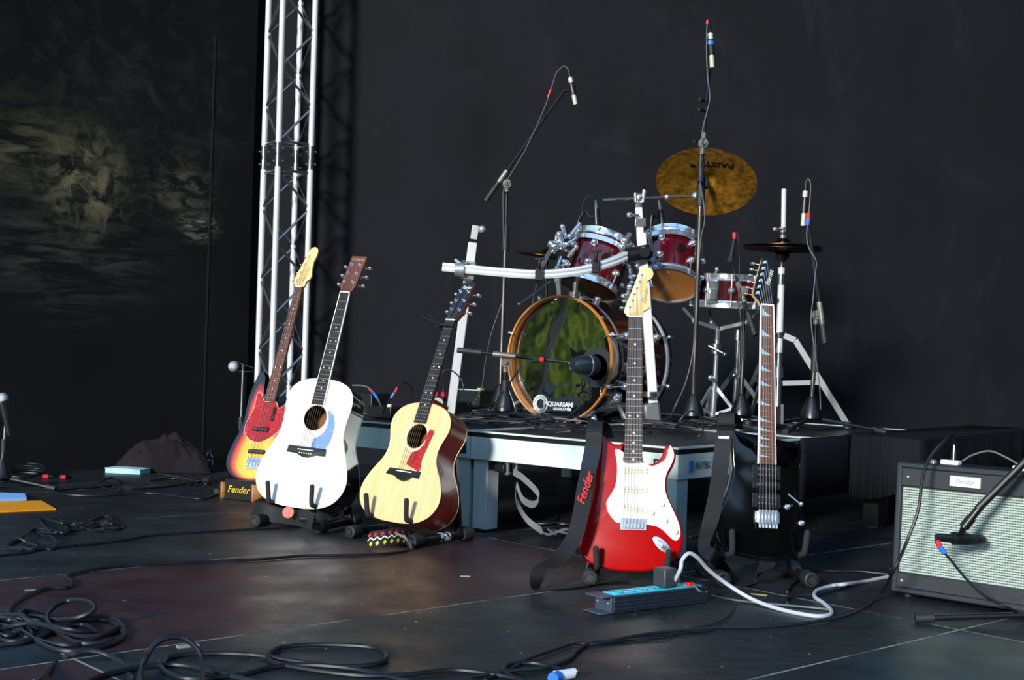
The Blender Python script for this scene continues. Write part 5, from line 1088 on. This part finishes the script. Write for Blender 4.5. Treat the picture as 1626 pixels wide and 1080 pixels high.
# cymbal boom rod across the right post
bm = wthing('cymbal_boom_arm', 'thin chrome boom rod reaching right to the crash cymbal', 'boom arm', at(1015, 316, 5.68))
MB().cyl(at(958, 317, 5.66), at(1108, 311, 5.98), .0055, 10).build('boom_rod', chrome, bm)
f = MB(); f.ball(at(1015, 314, 5.67), .022); f.cyl(at(1010, 322, 5.66), at(1009, 306, 5.66), .008, 8); f.cyl(at(1021, 322, 5.66), at(1023, 302, 5.66), .008, 8); f.cyl(at(1014, 330, 5.67), at(1015, 314, 5.67), .014, 10); f.build('tilter', chrome, bm)
f = MB(); f.ball(at(1059, 313, 5.87), .014); f.ball(at(1105, 311, 5.97), .02); f.cyl(at(1105, 311, 5.97), Mc @ V((0, 0, .0)), .006, 8); f.build('cymbal_tilter', chrome, bm)
# thin rod left of kick
f = MB(); f.cyl(at(824, 483, 5.5), at(873, 447, 5.66), .0035, 8); f.ball(at(824, 483, 5.5), .007); single(f, 'tension_rod', dchrome, 'thin metal rod slanting above the left of the kick hoop', 'rod')
f = MB(); f.cyl(at(888, 470, 5.78), at(886, 445, 5.78), .009, 10, r2=.013); f.cyl(at(886, 447, 5.78), at(885, 436, 5.78), .017, 10); single(f, 'mount_socket', chrome, 'chrome socket standing on top of the kick drum', 'drum hardware')
# tom microphones
def tommic(label, top, bot, clipb, Y):
    t = wthing('tom_microphone', label, 'microphone', at(*bot, Y)); a, b_ = at(*top, Y), at(*bot, Y); d = (b_ - a)
    MB().cyl(a + d * .35, b_, .0125, 12, r2=.017).build('mic_body', mat_pb, t); MB().cyl(a, a + d * .35, .005, 10, r2=.0095).build('connector', dchrome, t)
    f = MB(); f.tube(cr([a + d * .6, at(*clipb[0], Y), at(*clipb[1], Y), at(*clipb[2], Y)], 5), .0075, 8); f.build('goose_clip', black, t)
tommic('black clip-on microphone above the left rack tom', (946, 318), (948, 357), ((938, 345), (928, 335), (918, 355)), 5.85)
tommic('black clip-on microphone above the right rack tom', (1046, 318), (1053, 360), ((1044, 345), (1036, 342), (1033, 372)), 5.85)
cable('microphone_cable', 'thin cable arching over the left tom microphone', [at(946, 318, 5.85), at(941, 311, 5.85), at(932, 312, 5.85), at(925, 325, 5.84), at(923, 340, 5.82), at(916, 360, 5.76), at(905, 385, 5.7), at(890, 405, 5.62), at(880, 425, 5.56), at(856, 445, 5.5), at(848, 470, 5.5), at(846, 484, 5.5)], .0024)
# kick pedal
pb = MK @ V((.0, 0, -DK - .12)); pb.z = HR
t = wthing('kick_pedal', 'metal bass drum pedal behind the kick drum', 'pedal', pb)
f = MB(); f.box(pb + V((0, 0, .01)), (.1, .22, .012)); f.bar(pb + V((-.05, -.06, 0)), pb + V((-.05, -.06, .22)), .015, .02); f.bar(pb + V((.05, -.06, 0)), pb + V((.05, -.06, .22)), .015, .02); f.cyl(pb + V((-.06, -.06, .21)), pb + V((.06, -.06, .21)), .008, 8); f.build('pedal_frame', dchrome, t)
f = MB(); f.bar(pb + V((0, .1, .02)), pb + V((0, -.06, .08)), .07, .01); f.build('footboard', dchrome, t)

# ------------------------------------------------------------------ things on the riser
def dk_(px, py, dz=.004): return fl(px, py, HR + dz)
def boxat(name, label, cat, px, py, sz, yaw_, m_, z=HR, parts=None, bevel=.004):
    c = fl(px, py, z); M_ = rz(yaw_, c); t = thing(name, label, cat, M_); f = MB(); f.box((0, 0, sz[2] / 2 + .001), sz); f.build('case', m_, t, bevel=bevel); return t
yw = math.atan2(-UL.y, -UL.x)
t = boxat('stage_box', 'black stage box with three upright red-ringed plugs', 'stage box', 708, 662, (.19, .13, .07), yw, mat('box_black', '#111215', .5))
for i, x in enumerate((-.045, 0.0, .045)):
    f = MB(); f.cyl((x, -.02, .07), (x, -.02, .092), .012, 12); f.cyl((x, -.02, .112), (x, -.02, .135), .0105, 12, r2=.004); pl_ = f.build('plug', black, t); f = MB(); f.cyl((x, -.02, .092), (x, -.02, .112), .0125, 12); f.build('red_ring', red, pl_)
t = boxat('wireless_receiver', 'low black box with a pale top edge behind the tangle of cables', 'box', 756, 645, (.15, .12, .085), yw, mat('box_dark_green', '#15201c', .4))
f = MB(); f.box((0, -.045, .088), (.15, .03, .004)); f.build('pale_top_strip', alub, t)
f = MB(); f.box((.03, .0, .094), (.03, .02, .008)); f.build('yellow_label', mat('label_yellow', '#b8c040', .5), t)
t = boxat('effect_pedal', 'black pedal box behind the small guitar body, left on the riser', 'pedal', 615, 664, (.14, .1, .05), yw, black)
f = MB(); f.lathe([(.012, 0), (.012, .012), (0, .012)], Matrix.Translation((.03, -.02, .05)), 12); f.build('knob', cream, t)
t = boxat('effect_pedal', 'flat black box on the riser edge right of the white guitar', 'pedal', 585, 655, (.16, .12, .09), yw, mat('box_black2', '#14171a', .45))
br = dk_(700, 668); t = wthing('folded_bracket', 'pale grey hinged bracket leaning on the riser beside the small guitar', 'bracket', br)
gb = mat('grey_bracket', '#9fb0aa', .4, .3)
a, b_ = at(695, 640, 5.32), at(712, 662, 5.28); f = MB(); f.bar(a, b_, .04, .008, (0, -1, 0)); f.build('plate', gb, t, bevel=.002); f = MB(); f.cyl(a + V((-.0, -.012, 0)), a + V((0, .012, 0)), .022, 18); bo = f.build('hinge', gb, t); f = MB(); f.cyl(a + V((0, -.016, 0)), a + V((0, -.011, 0)), .009, 12); f.build('pin', black, bo)
# cable arcs and plugs
def wander(cx, cy, n, rx, ry, seed, zmax=.03):
    rnd = random.Random(seed); a = rnd.random() * 6; pts = []
    x, y = cx, cy
    for i in range(n):
        a += rnd.uniform(.5, 1.3) * (1 if rnd.random() < .8 else -.6); rr = rnd.uniform(.5, 1)
        p = V((cx + math.cos(a) * rx * rr + (i / n - .5) * rx * .8, cy + math.sin(a) * ry * rr, HR + .005 + rnd.random() * zmax)); pts.append(p)
    return pts
spots = []
for i, (px, py) in enumerate(((735, 676), (765, 672), (790, 678), (820, 682), (850, 684), (880, 682), (915, 686), (760, 664), (800, 668), (1060, 690), (1085, 692), (1110, 686), (1075, 680), (970, 690), (840, 676), (700, 674), (745, 682), (1030, 688), (870, 688), (1100, 676))):
    p = fl(px, py - 1, HR)
    dd_ = (p - rp(0, 0)); v_ = dd_.dot(VB); 
    if v_ < .12: p += VB * (.12 - v_)
    kd = (p - V((Ck.x, Ck.y, HR)))
    if kd.dot(nk) < .16 and abs(kd.dot(xr)) < .36: p += nk * (.16 - kd.dot(nk))
    pts = []; rnd = random.Random(100 + i); a = rnd.random() * 6; L0 = rnd.uniform(.16, .30)
    nn2 = rnd.randint(8, 14); zoff = .004 + (i % 6) * .0065
    for j in range(nn2):
        a += rnd.uniform(.6, 1.3); rr = rnd.uniform(.55, 1); q = p - UL * (math.cos(a) * L0 * rr) + VB * (math.sin(a) * .085 * rr); v_ = (q - rp(0, 0)).dot(VB)
        if v_ < .02: q += VB * (.02 - v_)
        if v_ < -.0: pass
        q.z = HR + zoff + rnd.random() * .012 + (.05 * rnd.random() ** 3 if i % 3 == 0 else 0); pts.append(q)
    cable('microphone_cable', 'black cable in the tangle along the front edge of the riser', pts, rnd.choice((.0028, .0034, .0038)), cablem, group='tangled black cables along the riser edge', n=7, cat='cable')
cable('microphone_cable', 'cable arching up from the riser with a red and white tag, beside the white guitar', [at(560, 612, 5.7), at(578, 613, 5.65), at(590, 620, 5.6), at(603, 640, 5.55), at(607, 655, 5.5)], .0035, cableg)
cable('microphone_cable', 'cable arching from the box, left of the small guitar neck, with blue-red tag', [at(608, 655, 5.4), at(620, 632, 5.4), at(632, 614, 5.4), at(645, 608, 5.42), at(655, 618, 5.45), at(655, 640, 5.48)], .0035, cablem)
for (a, b_, m_, lab) in (((586, 617), (592, 623), red, 'red tag on the cable arch nearest the white guitar'), ((593, 624), (599, 632), blue, 'blue tag on the cable arch nearest the white guitar'), ((631, 616), (627, 623), red, 'red tag on the cable arch left of the small guitar neck'), ((626, 624), (621, 632), blue, 'blue tag on the cable arch left of the small guitar neck')):
    f = MB(); Y = 5.61 if a[0] < 600 and b_[0] < 593 else (5.57 if a[0] < 600 else 5.4); f.cyl(at(*a, Y), at(*b_, Y), .006, 8); single(f, 'cable_tag', m_, lab, 'tag')
cable('microphone_cable', 'black cable arching behind the small guitar neck over the plugs', [at(700, 590, 5.5), at(715, 588, 5.5), at(730, 600, 5.5), at(738, 625, 5.5), at(745, 645, 5.45), dk_(757, 668)], .0032)
cable('microphone_cable', 'black cable sagging beside the red guitar neck on the riser', [dk_(925, 688), at(945, 655, 5.25), at(970, 643, 5.25), at(1000, 645, 5.25), dk_(1015, 690)], .0035)
cable('microphone_cable', 'cable looping in the riser corner behind the black strap', [dk_(1068, 690), at(1078, 670, 5.1), at(1092, 655, 5.1), at(1108, 655, 5.1), at(1117, 675, 5.0), at(1110, 692, 4.95), dk_(1085, 694)], .0034)
# blue tape and ratchet strap around the legs
lj = rp(0.900, .06); rs = wthing('ratchet_strap', 'grey ratchet strap round the riser legs with chrome buckle', 'strap', lj)
q = []
pass
f = MB(); f.ribbon([rp(1.057, .028, .262), rp(0.960, .0245, .258), rp(0.868, .0245, .254), rp(0.864, .06, .254)], [V((0, 0, .028))] * 4, .003); f.build('webbing', mat('dark_grey_webbing', '#23262a', .7), rs)
f = MB(); f.box((0, 0, 0), (.05, .05, .03), frame(rp(0.820, .05, .25), (0, 0, 1), -UL)); f.build('ratchet_body', black, rs, bevel=.004)
f = MB()
for dz in (-.02, .02): f.cyl(rp(0.790, .03, .25 + dz), rp(0.790, .08, .25 + dz), .005, 8)
f.cyl(rp(0.780, .03, .228), rp(0.780, .03, .275), .006, 8); f.cyl(rp(0.770, .07, .228), rp(0.770, .07, .275), .006, 8); f.build('ratchet_buckle', chrome, rs)
f = MB(); f.box((0, 0, 0), (.05, .004, .034), Matrix(((-UL.x, VB.x, 0, rp(0.990, .022).x), (-UL.y, VB.y, 0, rp(0.990, .022).y), (0, 0, 1, .258), (0, 0, 0, 1)))); single(f, 'tape_strip', mat('bright_blue_tape', '#1f86e0', .5), 'bright blue tape on the strap at the riser legs', 'tape')
cloth_g = mat('grey_webbing', '#62686c', .7, bump=.4, bscale=700)
tail = cr([rp(0.760, .04, .24), rp(0.700, .03, .22), rp(0.620, .02, .17), rp(0.640, .02, .13), rp(0.720, .05, .14), rp(0.760, .06, .19), rp(0.770, .08, .12), rp(0.740, .1, .06), rp(0.680, .10, .03), rp(0.600, .06, .02), rp(0.510, .06, .05), rp(0.480, .1, .02), rp(0.560, .16, .015), rp(0.660, .16, .02), rp(0.620, .08, .035), rp(0.540, .03, .03)], 6)
f = MB(); f.ribbon(tail, [V((0, .2, .03)).normalized() * .026 if i > 50 else V((.1, .3, 1)).normalized() * .026 for i in range(len(tail))], .002); f.build('loose_tail', cloth_g, rs)
# dark cables under the riser
for i in range(4):
    rnd = random.Random(40 + i); pts = [rp(.25 + j * .09, .35 + .12 * math.sin(j * 1.3 + i) + i * .05, .006 + .01 * rnd.random()) for j in range(9)]
    cable('floor_cable', 'black cable lying in the dark under the riser', pts, .005, cablem, group='black cables under the riser')


# ------------------------------------------------------------------ power strip and floor cables
p0 = fl(975, 976); p1 = fl(1122, 958); dx = (p1 - p0); Ls = dx.length; Mp = frame(p0, (0, 0, 1), dx); ps_ = thing('power_strip', 'long grey power strip with turquoise socket face on the floor', 'power strip', Mp)
gr = mat('strip_grey', '#4a5668', .4, .4); Wd = .075; Hh = .046
f = MB(); f.box((Ls / 2, 0 + Wd / 2, Hh / 2 + .002), (Ls, Wd, Hh)); 
for k in range(4): f.box((Ls / 2, -.0005, .012 + k * .0105), (Ls, .003, .0035))
f.build('housing', mat('strip_housing', '#2c3440', .4, .5), ps_, bevel=.002)
f = MB(); f.box((-.004, Wd / 2, Hh / 2 + .003), (.010, Wd * .92, Hh * .92)); f.box((-.024, Wd / 2, .004), (.05, Wd, .005)); f.box((-.02, Wd / 2, Hh + .002), (.045, Wd, .006)); eo = f.build('end_cap', gr, ps_, bevel=.002)
for y in (.015, Wd - .015): f = MB(); f.ball((-.0095, y, .028), .003); f.build('screw', chrome, eo)
tq = mat('turquoise_face', '#2fb4c8', .4)
f = MB(); f.box((Ls * .5, Wd / 2, Hh + .003), (Ls * .94, Wd * .72, .004)); f.build('socket_face', tq, ps_, bevel=.001)
for k in range(7):
    if k in (4, 5): continue
    f = MB(); x = .035 + k * Ls / 7.6; f.lathe([(.021, 0), (.021, .002), (.017, .0022), (.016, .0006), (0, .0006)], Matrix.Translation((x, Wd / 2, Hh + .005)), 20); s_ = f.build('socket', tq, ps_)
    f = MB(); f.cyl((x, Wd / 2 - .008, Hh + .0052), (x, Wd / 2 - .008, Hh + .0062), .0028, 8); f.cyl((x, Wd / 2 + .008, Hh + .0052), (x, Wd / 2 + .008, Hh + .0062), .0028, 8); f.build('contact_holes', black, s_)
f = MB(); f.box((Ls * .86, .02, Hh + .009), (.024, .016, .010)); f.build('switch', mat('red_switch', '#d81818', .3), ps_, bevel=.002)
t = thing('power_plug', 'dark grey square plug in the power strip', 'plug', Mp @ Matrix.Translation((Ls * .63, Wd / 2, Hh + .005)))
f = MB(); f.box((0, 0, .028), (.05, .052, .052)); f.build('plug_body', mat('plug_grey', '#33383e', .5), t, bevel=.005)
wp = lambda px, py, z=.006: fl(px, py, z)
Pp = Mp @ V((Ls * .70, Wd / 2, Hh + .03))
t = wthing('white_power_cable', 'thick white power cable rising from the strip and curling to the right', 'cable', wp(1225, 960))
wc = mat('white_cable', '#b4bcc6', .4)
f = MB(); f.tube(cr([Pp + V((0, 0, -.03)), at(1080, 905, 3.7), at(1083, 890, 3.71), at(1094, 879, 3.72), at(1108, 886, 3.74), at(1125, 905, 3.78), wp(1155, 928, .05), wp(1195, 952, .015), wp(1240, 968), wp(1290, 978), wp(1315, 977), wp(1320, 970), wp(1308, 958), wp(1294, 948), wp(1297, 938), wp(1322, 930), wp(1340, 928, .02), wp(1370, 924), wp(1395, 919), wp(1412, 916)], 8), .0058, 10); f.build('cable_sheath', wc, t)
cable('thin_grey_cable', 'thin grey lead from the red switch joining the white power cable', [Mp @ V((Ls * .9, .02, Hh + .01)), at(1110, 938, 3.66), wp(1130, 945, .03), wp(1160, 952), wp(1200, 957), wp(1245, 961), wp(1290, 965), wp(1318, 968)], .003, cableg)
cable('thin_black_lead', 'thin dark lead curling off the end of the power strip', [wp(1122, 940, .05), wp(1148, 947, .01), wp(1165, 960), wp(1155, 978), wp(1135, 990), wp(1105, 997), wp(1080, 1002), wp(1055, 1012), wp(1000, 1016), wp(930, 1022)], .0022, cablem)
cm = cablem
cable('amplifier_cable', 'black cable drooping over the amplifier front and sweeping across the floor', [onamp(.155, .06, .02), at(1512, 692, 3.9), at(1500, 700, 3.85), at(1477, 726, 3.83), at(1465, 760, 3.80), at(1458, 810, 3.77), at(1440, 860, 3.76), at(1420, 905, 3.72), wp(1395, 945, .02), wp(1360, 970), wp(1310, 985), wp(1230, 995), wp(1130, 998), wp(1040, 1005), wp(975, 1016), wp(935, 1022), wp(915, 1035), wp(905, 1046), wp(870, 1060), wp(810, 1066), wp(750, 1075)], .0048, cm)
cable('floor_cable', 'black cable from under the black guitar to the amplifier', [wp(1250, 940), wp(1258, 928), wp(1290, 908), wp(1330, 907), wp(1370, 908), wp(1410, 912)], .004, cm)
cable('floor_cable', 'black cable loop on the floor behind the white power cable', [wp(1250, 958), wp(1250, 950), wp(1270, 945), wp(1300, 944), wp(1330, 936), wp(1350, 930)], .0045, cm)
# left: cable from the white guitar to the knot
cable('instrument_cable', 'black cable from under the white guitar, knotted on the floor at the left', [wp(497, 820, .03), wp(500, 828, .01), wp(480, 835), wp(440, 838), wp(350, 843), wp(300, 846), wp(240, 850), wp(180, 860), wp(120, 866), wp(60, 872), wp(30, 870), wp(10, 868), wp(30, 856), wp(55, 866), wp(48, 876), wp(0, 882), wp(-40, 886)], .0045, cm)
kz_ = lambda l: [wp(x / 3.252, 800 + y / 3.252, .005 + .012 * (q % 4 == 1)) for q, (x, y) in enumerate(l)]
cable('instrument_cable', 'knot of black cable on the floor below the orange folder', kz_([(65, 183), (100, 180), (150, 205), (178, 228), (150, 246), (100, 236), (40, 236), (25, 230), (70, 200), (130, 165), (165, 137), (200, 130), (260, 136), (320, 150), (348, 130), (345, 108), (390, 104), (430, 100), (480, 78), (540, 66), (575, 74), (565, 90), (510, 105), (450, 116), (380, 128), (300, 150), (235, 152), (200, 150), (230, 168), (268, 170), (290, 205), (268, 235), (220, 230), (180, 214), (120, 200)]), .0046, cm, n=9)
cable('instrument_cable', 'upper loop of the cable knot below the orange folder', kz_([(265, 160), (240, 128), (210, 92), (215, 78), (250, 84), (310, 98), (370, 112), (430, 126), (490, 139), (540, 132), (600, 130), (632, 124), (620, 108), (580, 102), (520, 112), (440, 130), (370, 136)]), .0046, cm, n=9)
# long cable to the small guitar
cable('instrument_cable', 'long black cable crossing the floor from the patterned strap to the left pile', [wp(652, 864, .02), wp(645, 874), wp(600, 880), wp(540, 882), wp(480, 883), wp(400, 889), wp(300, 893), wp(200, 898), wp(150, 904), wp(110, 913), wp(106, 917), wp(114, 924), wp(108, 932), wp(70, 935), wp(30, 952), wp(14, 972), wp(30, 990), wp(60, 1000)], .0045, cm)
# big pile bottom-left : two long cables
cable('floor_cable', 'thick coiled black cable pile in the bottom left corner', [wp(-30, 975), wp(20, 982), wp(70, 984, .01), wp(120, 982, .03), wp(150, 968, .05), wp(140, 956, .06), wp(110, 954, .05), wp(85, 965, .04), wp(75, 985, .02), wp(100, 1010), wp(130, 1022), wp(175, 1018), wp(197, 1005), wp(185, 985), wp(150, 978, .02), wp(100, 984, .02), wp(50, 978, .02), wp(0, 976, .01)], .0058, cm)
cable('floor_cable', 'black cable looping along the lower edge of the left pile', [wp(-30, 988), wp(30, 1000), wp(70, 1025), wp(110, 1034), wp(160, 1028), wp(195, 1010), wp(180, 988), wp(140, 980), wp(90, 982), wp(40, 970, .03), wp(33, 978, .03), wp(60, 990, .02), wp(110, 1000, .02), wp(150, 1004), wp(130, 992), wp(90, 1000), wp(60, 1015), wp(100, 1024), wp(140, 1020), wp(190, 996, .02)], .0058, cm)
cable('floor_cable', 'black cable winding through the left pile towards the frame edge', [wp(-30, 1010), wp(0, 1000), wp(40, 990, .02), wp(80, 996, .02), wp(120, 1010), wp(170, 1008), wp(190, 996), wp(160, 984), wp(110, 990), wp(70, 1010), wp(40, 1020), wp(10, 1024), wp(-30, 1026)], .0055, cm)
cable('floor_cable', 'black cable at the left frame edge with tight coils', [wp(-40, 996), wp(10, 1010), wp(35, 1000), wp(20, 985), wp(-10, 990), wp(0, 1015), wp(40, 1018), wp(50, 1003), wp(25, 990), wp(-20, 1000)], .0052, cm)
cable('floor_cable', 'black cable arch rising from the bottom frame edge at the left', [wp(30, 1110), wp(60, 1085, .02), at(90, 1052, 2.9), at(120, 1037, 2.92), at(150, 1034, 2.93), at(180, 1045, 2.92), at(203, 1065, 2.85), wp(208, 1100, .02), wp(200, 1130)], .0062, cm)
cable('floor_cable', 'black cable standing up in a round hoop near the bottom left', [wp(215, 1120, .01), at(226, 1060, 2.78), at(240, 1030, 2.8), at(262, 1014, 2.82), at(290, 1014, 2.84), at(312, 1030, 2.83), at(322, 1055, 2.8), wp(318, 1100, .01)], .0062, cm)
cable('floor_cable', 'black cable in a wide flat loop at the bottom centre-left', [wp(100, 1110), wp(150, 1078), wp(210, 1062), wp(260, 1056), wp(300, 1058), wp(350, 1070), wp(420, 1085), wp(500, 1095)], .006, cm)
cable('floor_cable', 'black cable sweeping from the hoop in a long oval to the right', [wp(258, 1055), wp(270, 1044), wp(320, 1038), wp(400, 1040), wp(470, 1050), wp(530, 1058), wp(590, 1056), wp(613, 1046), wp(605, 1032), wp(570, 1026), wp(500, 1024), wp(450, 1028), wp(428, 1038), wp(430, 1050), wp(470, 1060), wp(560, 1072), wp(640, 1072), wp(720, 1064), wp(790, 1072), wp(830, 1080)], .0055, cm)
cable('floor_cable', 'black cable following the bottom frame edge under the oval', [wp(250, 1050), wp(262, 1066), wp(300, 1078), wp(380, 1072), wp(430, 1060), wp(480, 1056), wp(560, 1062), wp(640, 1080), wp(700, 1092)], .0055, cm)
cable('floor_cable', 'black cable meeting the white connector at the bottom centre', [wp(905, 1072, .01), wp(880, 1060), wp(845, 1053), wp(812, 1055), wp(800, 1064), wp(820, 1078), wp(860, 1088)], .0052, cm)
cable('floor_cable', 'thin black cable beside the sweeping amplifier cable', [wp(1130, 1001), wp(1070, 1006), wp(1010, 1014), wp(950, 1022), wp(912, 1022), wp(880, 1032), wp(835, 1048), wp(815, 1060), wp(770, 1080)], .0035, cm)
t = wthing('cable_connector', 'white wrapped cable connector at the bottom centre edge', 'connector', wp(896, 1074))
f = MB(); f.cyl(wp(882, 1075, .014), wp(912, 1069, .014), .013, 14, r2=.011); f.build('white_sleeve', white, t); f = MB(); f.cyl(wp(878, 1078, .014), wp(886, 1075, .014), .0135, 14); f.build('blue_band', blue, t); f = MB(); f.cyl(wp(912, 1069, .014), wp(918, 1072, .012), .008, 12); f.build('plug_tip', dchrome, t)
f = MB(); pz = wp(298, 1027, 0); f.box((0, 0, .002), (.05, .018, .004), rz(.6, pz)); single(f, 'tape_scrap', mat('tape_cream', '#8a8c7c', .7), 'torn scrap of pale tape beside the cable hoop', 'tape')
for i, (px, py, m_, lab) in enumerate(((48, 938, '#6a6c66', 'small pale paper scrap on the brown panel at the left'), (739, 916, '#8a8676', 'small crumpled scrap on the brown panel, centre'), (1205, 945, '#8a7c50', 'thin wooden sliver beside the white power cable'))):
    f = MB(); pz = wp(px, py, 0); f.box((0, 0, .0015), (.03 if i < 2 else .05, .008, .003), rz(.4 - i * .4, pz)); single(f, 'floor_scrap', mat('scrap%d' % i, m_, .8), lab, 'scrap')
# cables at the bass side
cable('instrument_cable', 'black cable coiled on the floor left of the bass stand', [wp(372, 775, .01), wp(345, 785), wp(320, 792), wp(280, 788), wp(230, 783), wp(160, 787), wp(110, 786), wp(88, 781), wp(120, 776), wp(160, 773), wp(195, 768), wp(180, 760, .02), wp(165, 762, .03), wp(160, 772, .01), wp(185, 780), wp(190, 770, .03), wp(178, 758, .04), wp(165, 766), wp(200, 776), wp(250, 774), wp(300, 768), wp(340, 762)], .0045, cm)
cable('instrument_cable', 'thin black cable loops on the floor in front of the black cloth heap', [wp(236, 764), wp(270, 760), wp(292, 763), wp(300, 770), wp(310, 762, .02), wp(335, 758), wp(340, 766), wp(325, 768), wp(335, 760), wp(370, 763), wp(400, 762)], .004, cm)
f = MB(); f.cyl(wp(362, 775, .015), wp(376, 773, .015), .015, 12); single(f, 'jack_connector', rubber, 'black plug lying left of the bass stand', 'connector')
# coil with red connectors at the left
t = wthing('cable_coil', 'coiled black cable with red-ringed connectors by the left wall', 'cable', wp(38, 756))
f = MB(); pts = []; c_ = wp(36, 758, 0)
for i in range(50):
    a = i * .55; pts.append(c_ + V((math.cos(a) * (.10 + .012 * math.sin(i)), math.sin(a) * (.12 + .01 * math.cos(i * 1.3)), .008 + .05 * (i / 50) * (.6 + .4 * math.sin(a)))))
f.tube(cr(pts, 3), .0042, 7); f.build('coil', cm, t)
for (a, b_) in (((66, 757), (84, 757)), ((94, 758), (113, 757))):
    f = MB(); f.cyl(wp(*a, .012), wp(*b_, .012), .0105, 12); xx = f.build('connector', black, t); f = MB(); f.cyl(wp(a[0] + 2, a[1], .012), wp(a[0] + 10, a[1], .012), .0112, 12); f.build('red_ring', red, xx)
# black cloth heap
hc = fl(250, 747, 0) - N1 * .03; f = MB(); nx, ny = 44, 30; vs = []
from mathutils import noise
for j in range(ny + 1):
    for i in range(nx + 1):
        u = i / nx * 2 - 1; v = j / ny * 2 - 1; r_ = min(1, math.hypot(u * (1 + .12 * math.sin(v * 3)), v)); h_ = (1 - r_ ** 2.2) * .20
        h_ *= .85 + .3 * noise.noise(V((u * 1.7, v * 1.7, 3))); cr_n = noise.noise(V((u * 4 + v * 2, v * 3 - u, 7))); h_ += .020 * (1 - min(1, abs(cr_n) * 3)) if r_ < .95 else 0
        e1 = 1 + .10 * noise.noise(V((u * 2, v * 2, 9)))
        vs.append(V((hc.x + .02 + u * .265 * e1, hc.y + v * .12 * e1, max(.003, h_ - .02 * abs(noise.noise(V((u * 9, v * 5, 1))))))))
f.add(vs, [(j * (nx + 1) + i, j * (nx + 1) + i + 1, (j + 1) * (nx + 1) + i + 1, (j + 1) * (nx + 1) + i) for j in range(ny) for i in range(nx)])
single(f, 'cloth_heap', mat('charcoal_cloth', '#201d20', .95, spec=.15, bump=.4, bscale=500), 'crumpled heap of black cloth against the left wall', 'cloth', ang=180)
for i, (px, py, sx, sy, h0, h1, m_, lab) in enumerate(((190, 753, .20, .10, 0.001, .022, '#9fd0da', 'lower pale blue paper stack in front of the black cloth heap'), (190, 753, .205, .105, .0235, .0265, '#c4e0e4', 'top pale sheet on the paper stack by the cloth heap'))):
    c_ = wp(px + 8, py - 1, 0); f = MB(); f.box((0, .03, (h0 + h1) / 2), (sx, sy, h1 - h0), rz(-.25, c_)); single(f, 'paper_stack' if i == 0 else 'paper_sheet', mat('paper_%d' % i, m_, .6), lab, 'paper')
# water bottle by the wall
c_ = fl(330, 745, 0); t = thing('water_bottle', 'small dark plastic bottle beside the black cloth heap', 'bottle', Matrix.Translation(c_))
MB().lathe([(.0, .001), (.026, .001), (.028, .01), (.028, .05), (.025, .055), (.028, .06), (.028, .07), (.012, .09), (.011, .095)], None, 18).build('bottle_body', mat('dark_pet', '#1a2630', .1, coat=1), t); MB().lathe([(.014, .094), (.014, .106), (0, .106)], None, 14).build('cap', mat('cap_blue', '#2a4a6a', .4), t)
# orange folder and blue paper
def sheet(name, label, cat, cs, th, m_, z=0.001):
    f = MB(); q = [fl(x, y, z) for x, y in cs]; f.add([p for p in q] + [p + V((0, 0, th)) for p in q], [(3, 2, 1, 0), (4, 5, 6, 7), (0, 1, 5, 4), (1, 2, 6, 5), (2, 3, 7, 6), (3, 0, 4, 7)]); return single(f, name, m_, label, cat)
sheet('orange_folder', 'bright orange folder lying flat at the left frame edge', 'folder', [(-60, 817), (89, 810), (66, 797), (-60, 799)], .005, mat('orange_card', '#f09a10', .5))
sheet('blue_booklet', 'pale blue booklet behind the orange folder at the left edge', 'booklet', [(-60, 800), (42, 795), (40, 789), (10, 784), (-60, 784)][:2] + [(40, 788), (-60, 784)], .012, mat('pale_blue_paper', '#8cc0f0', .5))

for o in bpy.data.objects:
    for kk in ('_w', '_o'):
        if kk in o: del o[kk]
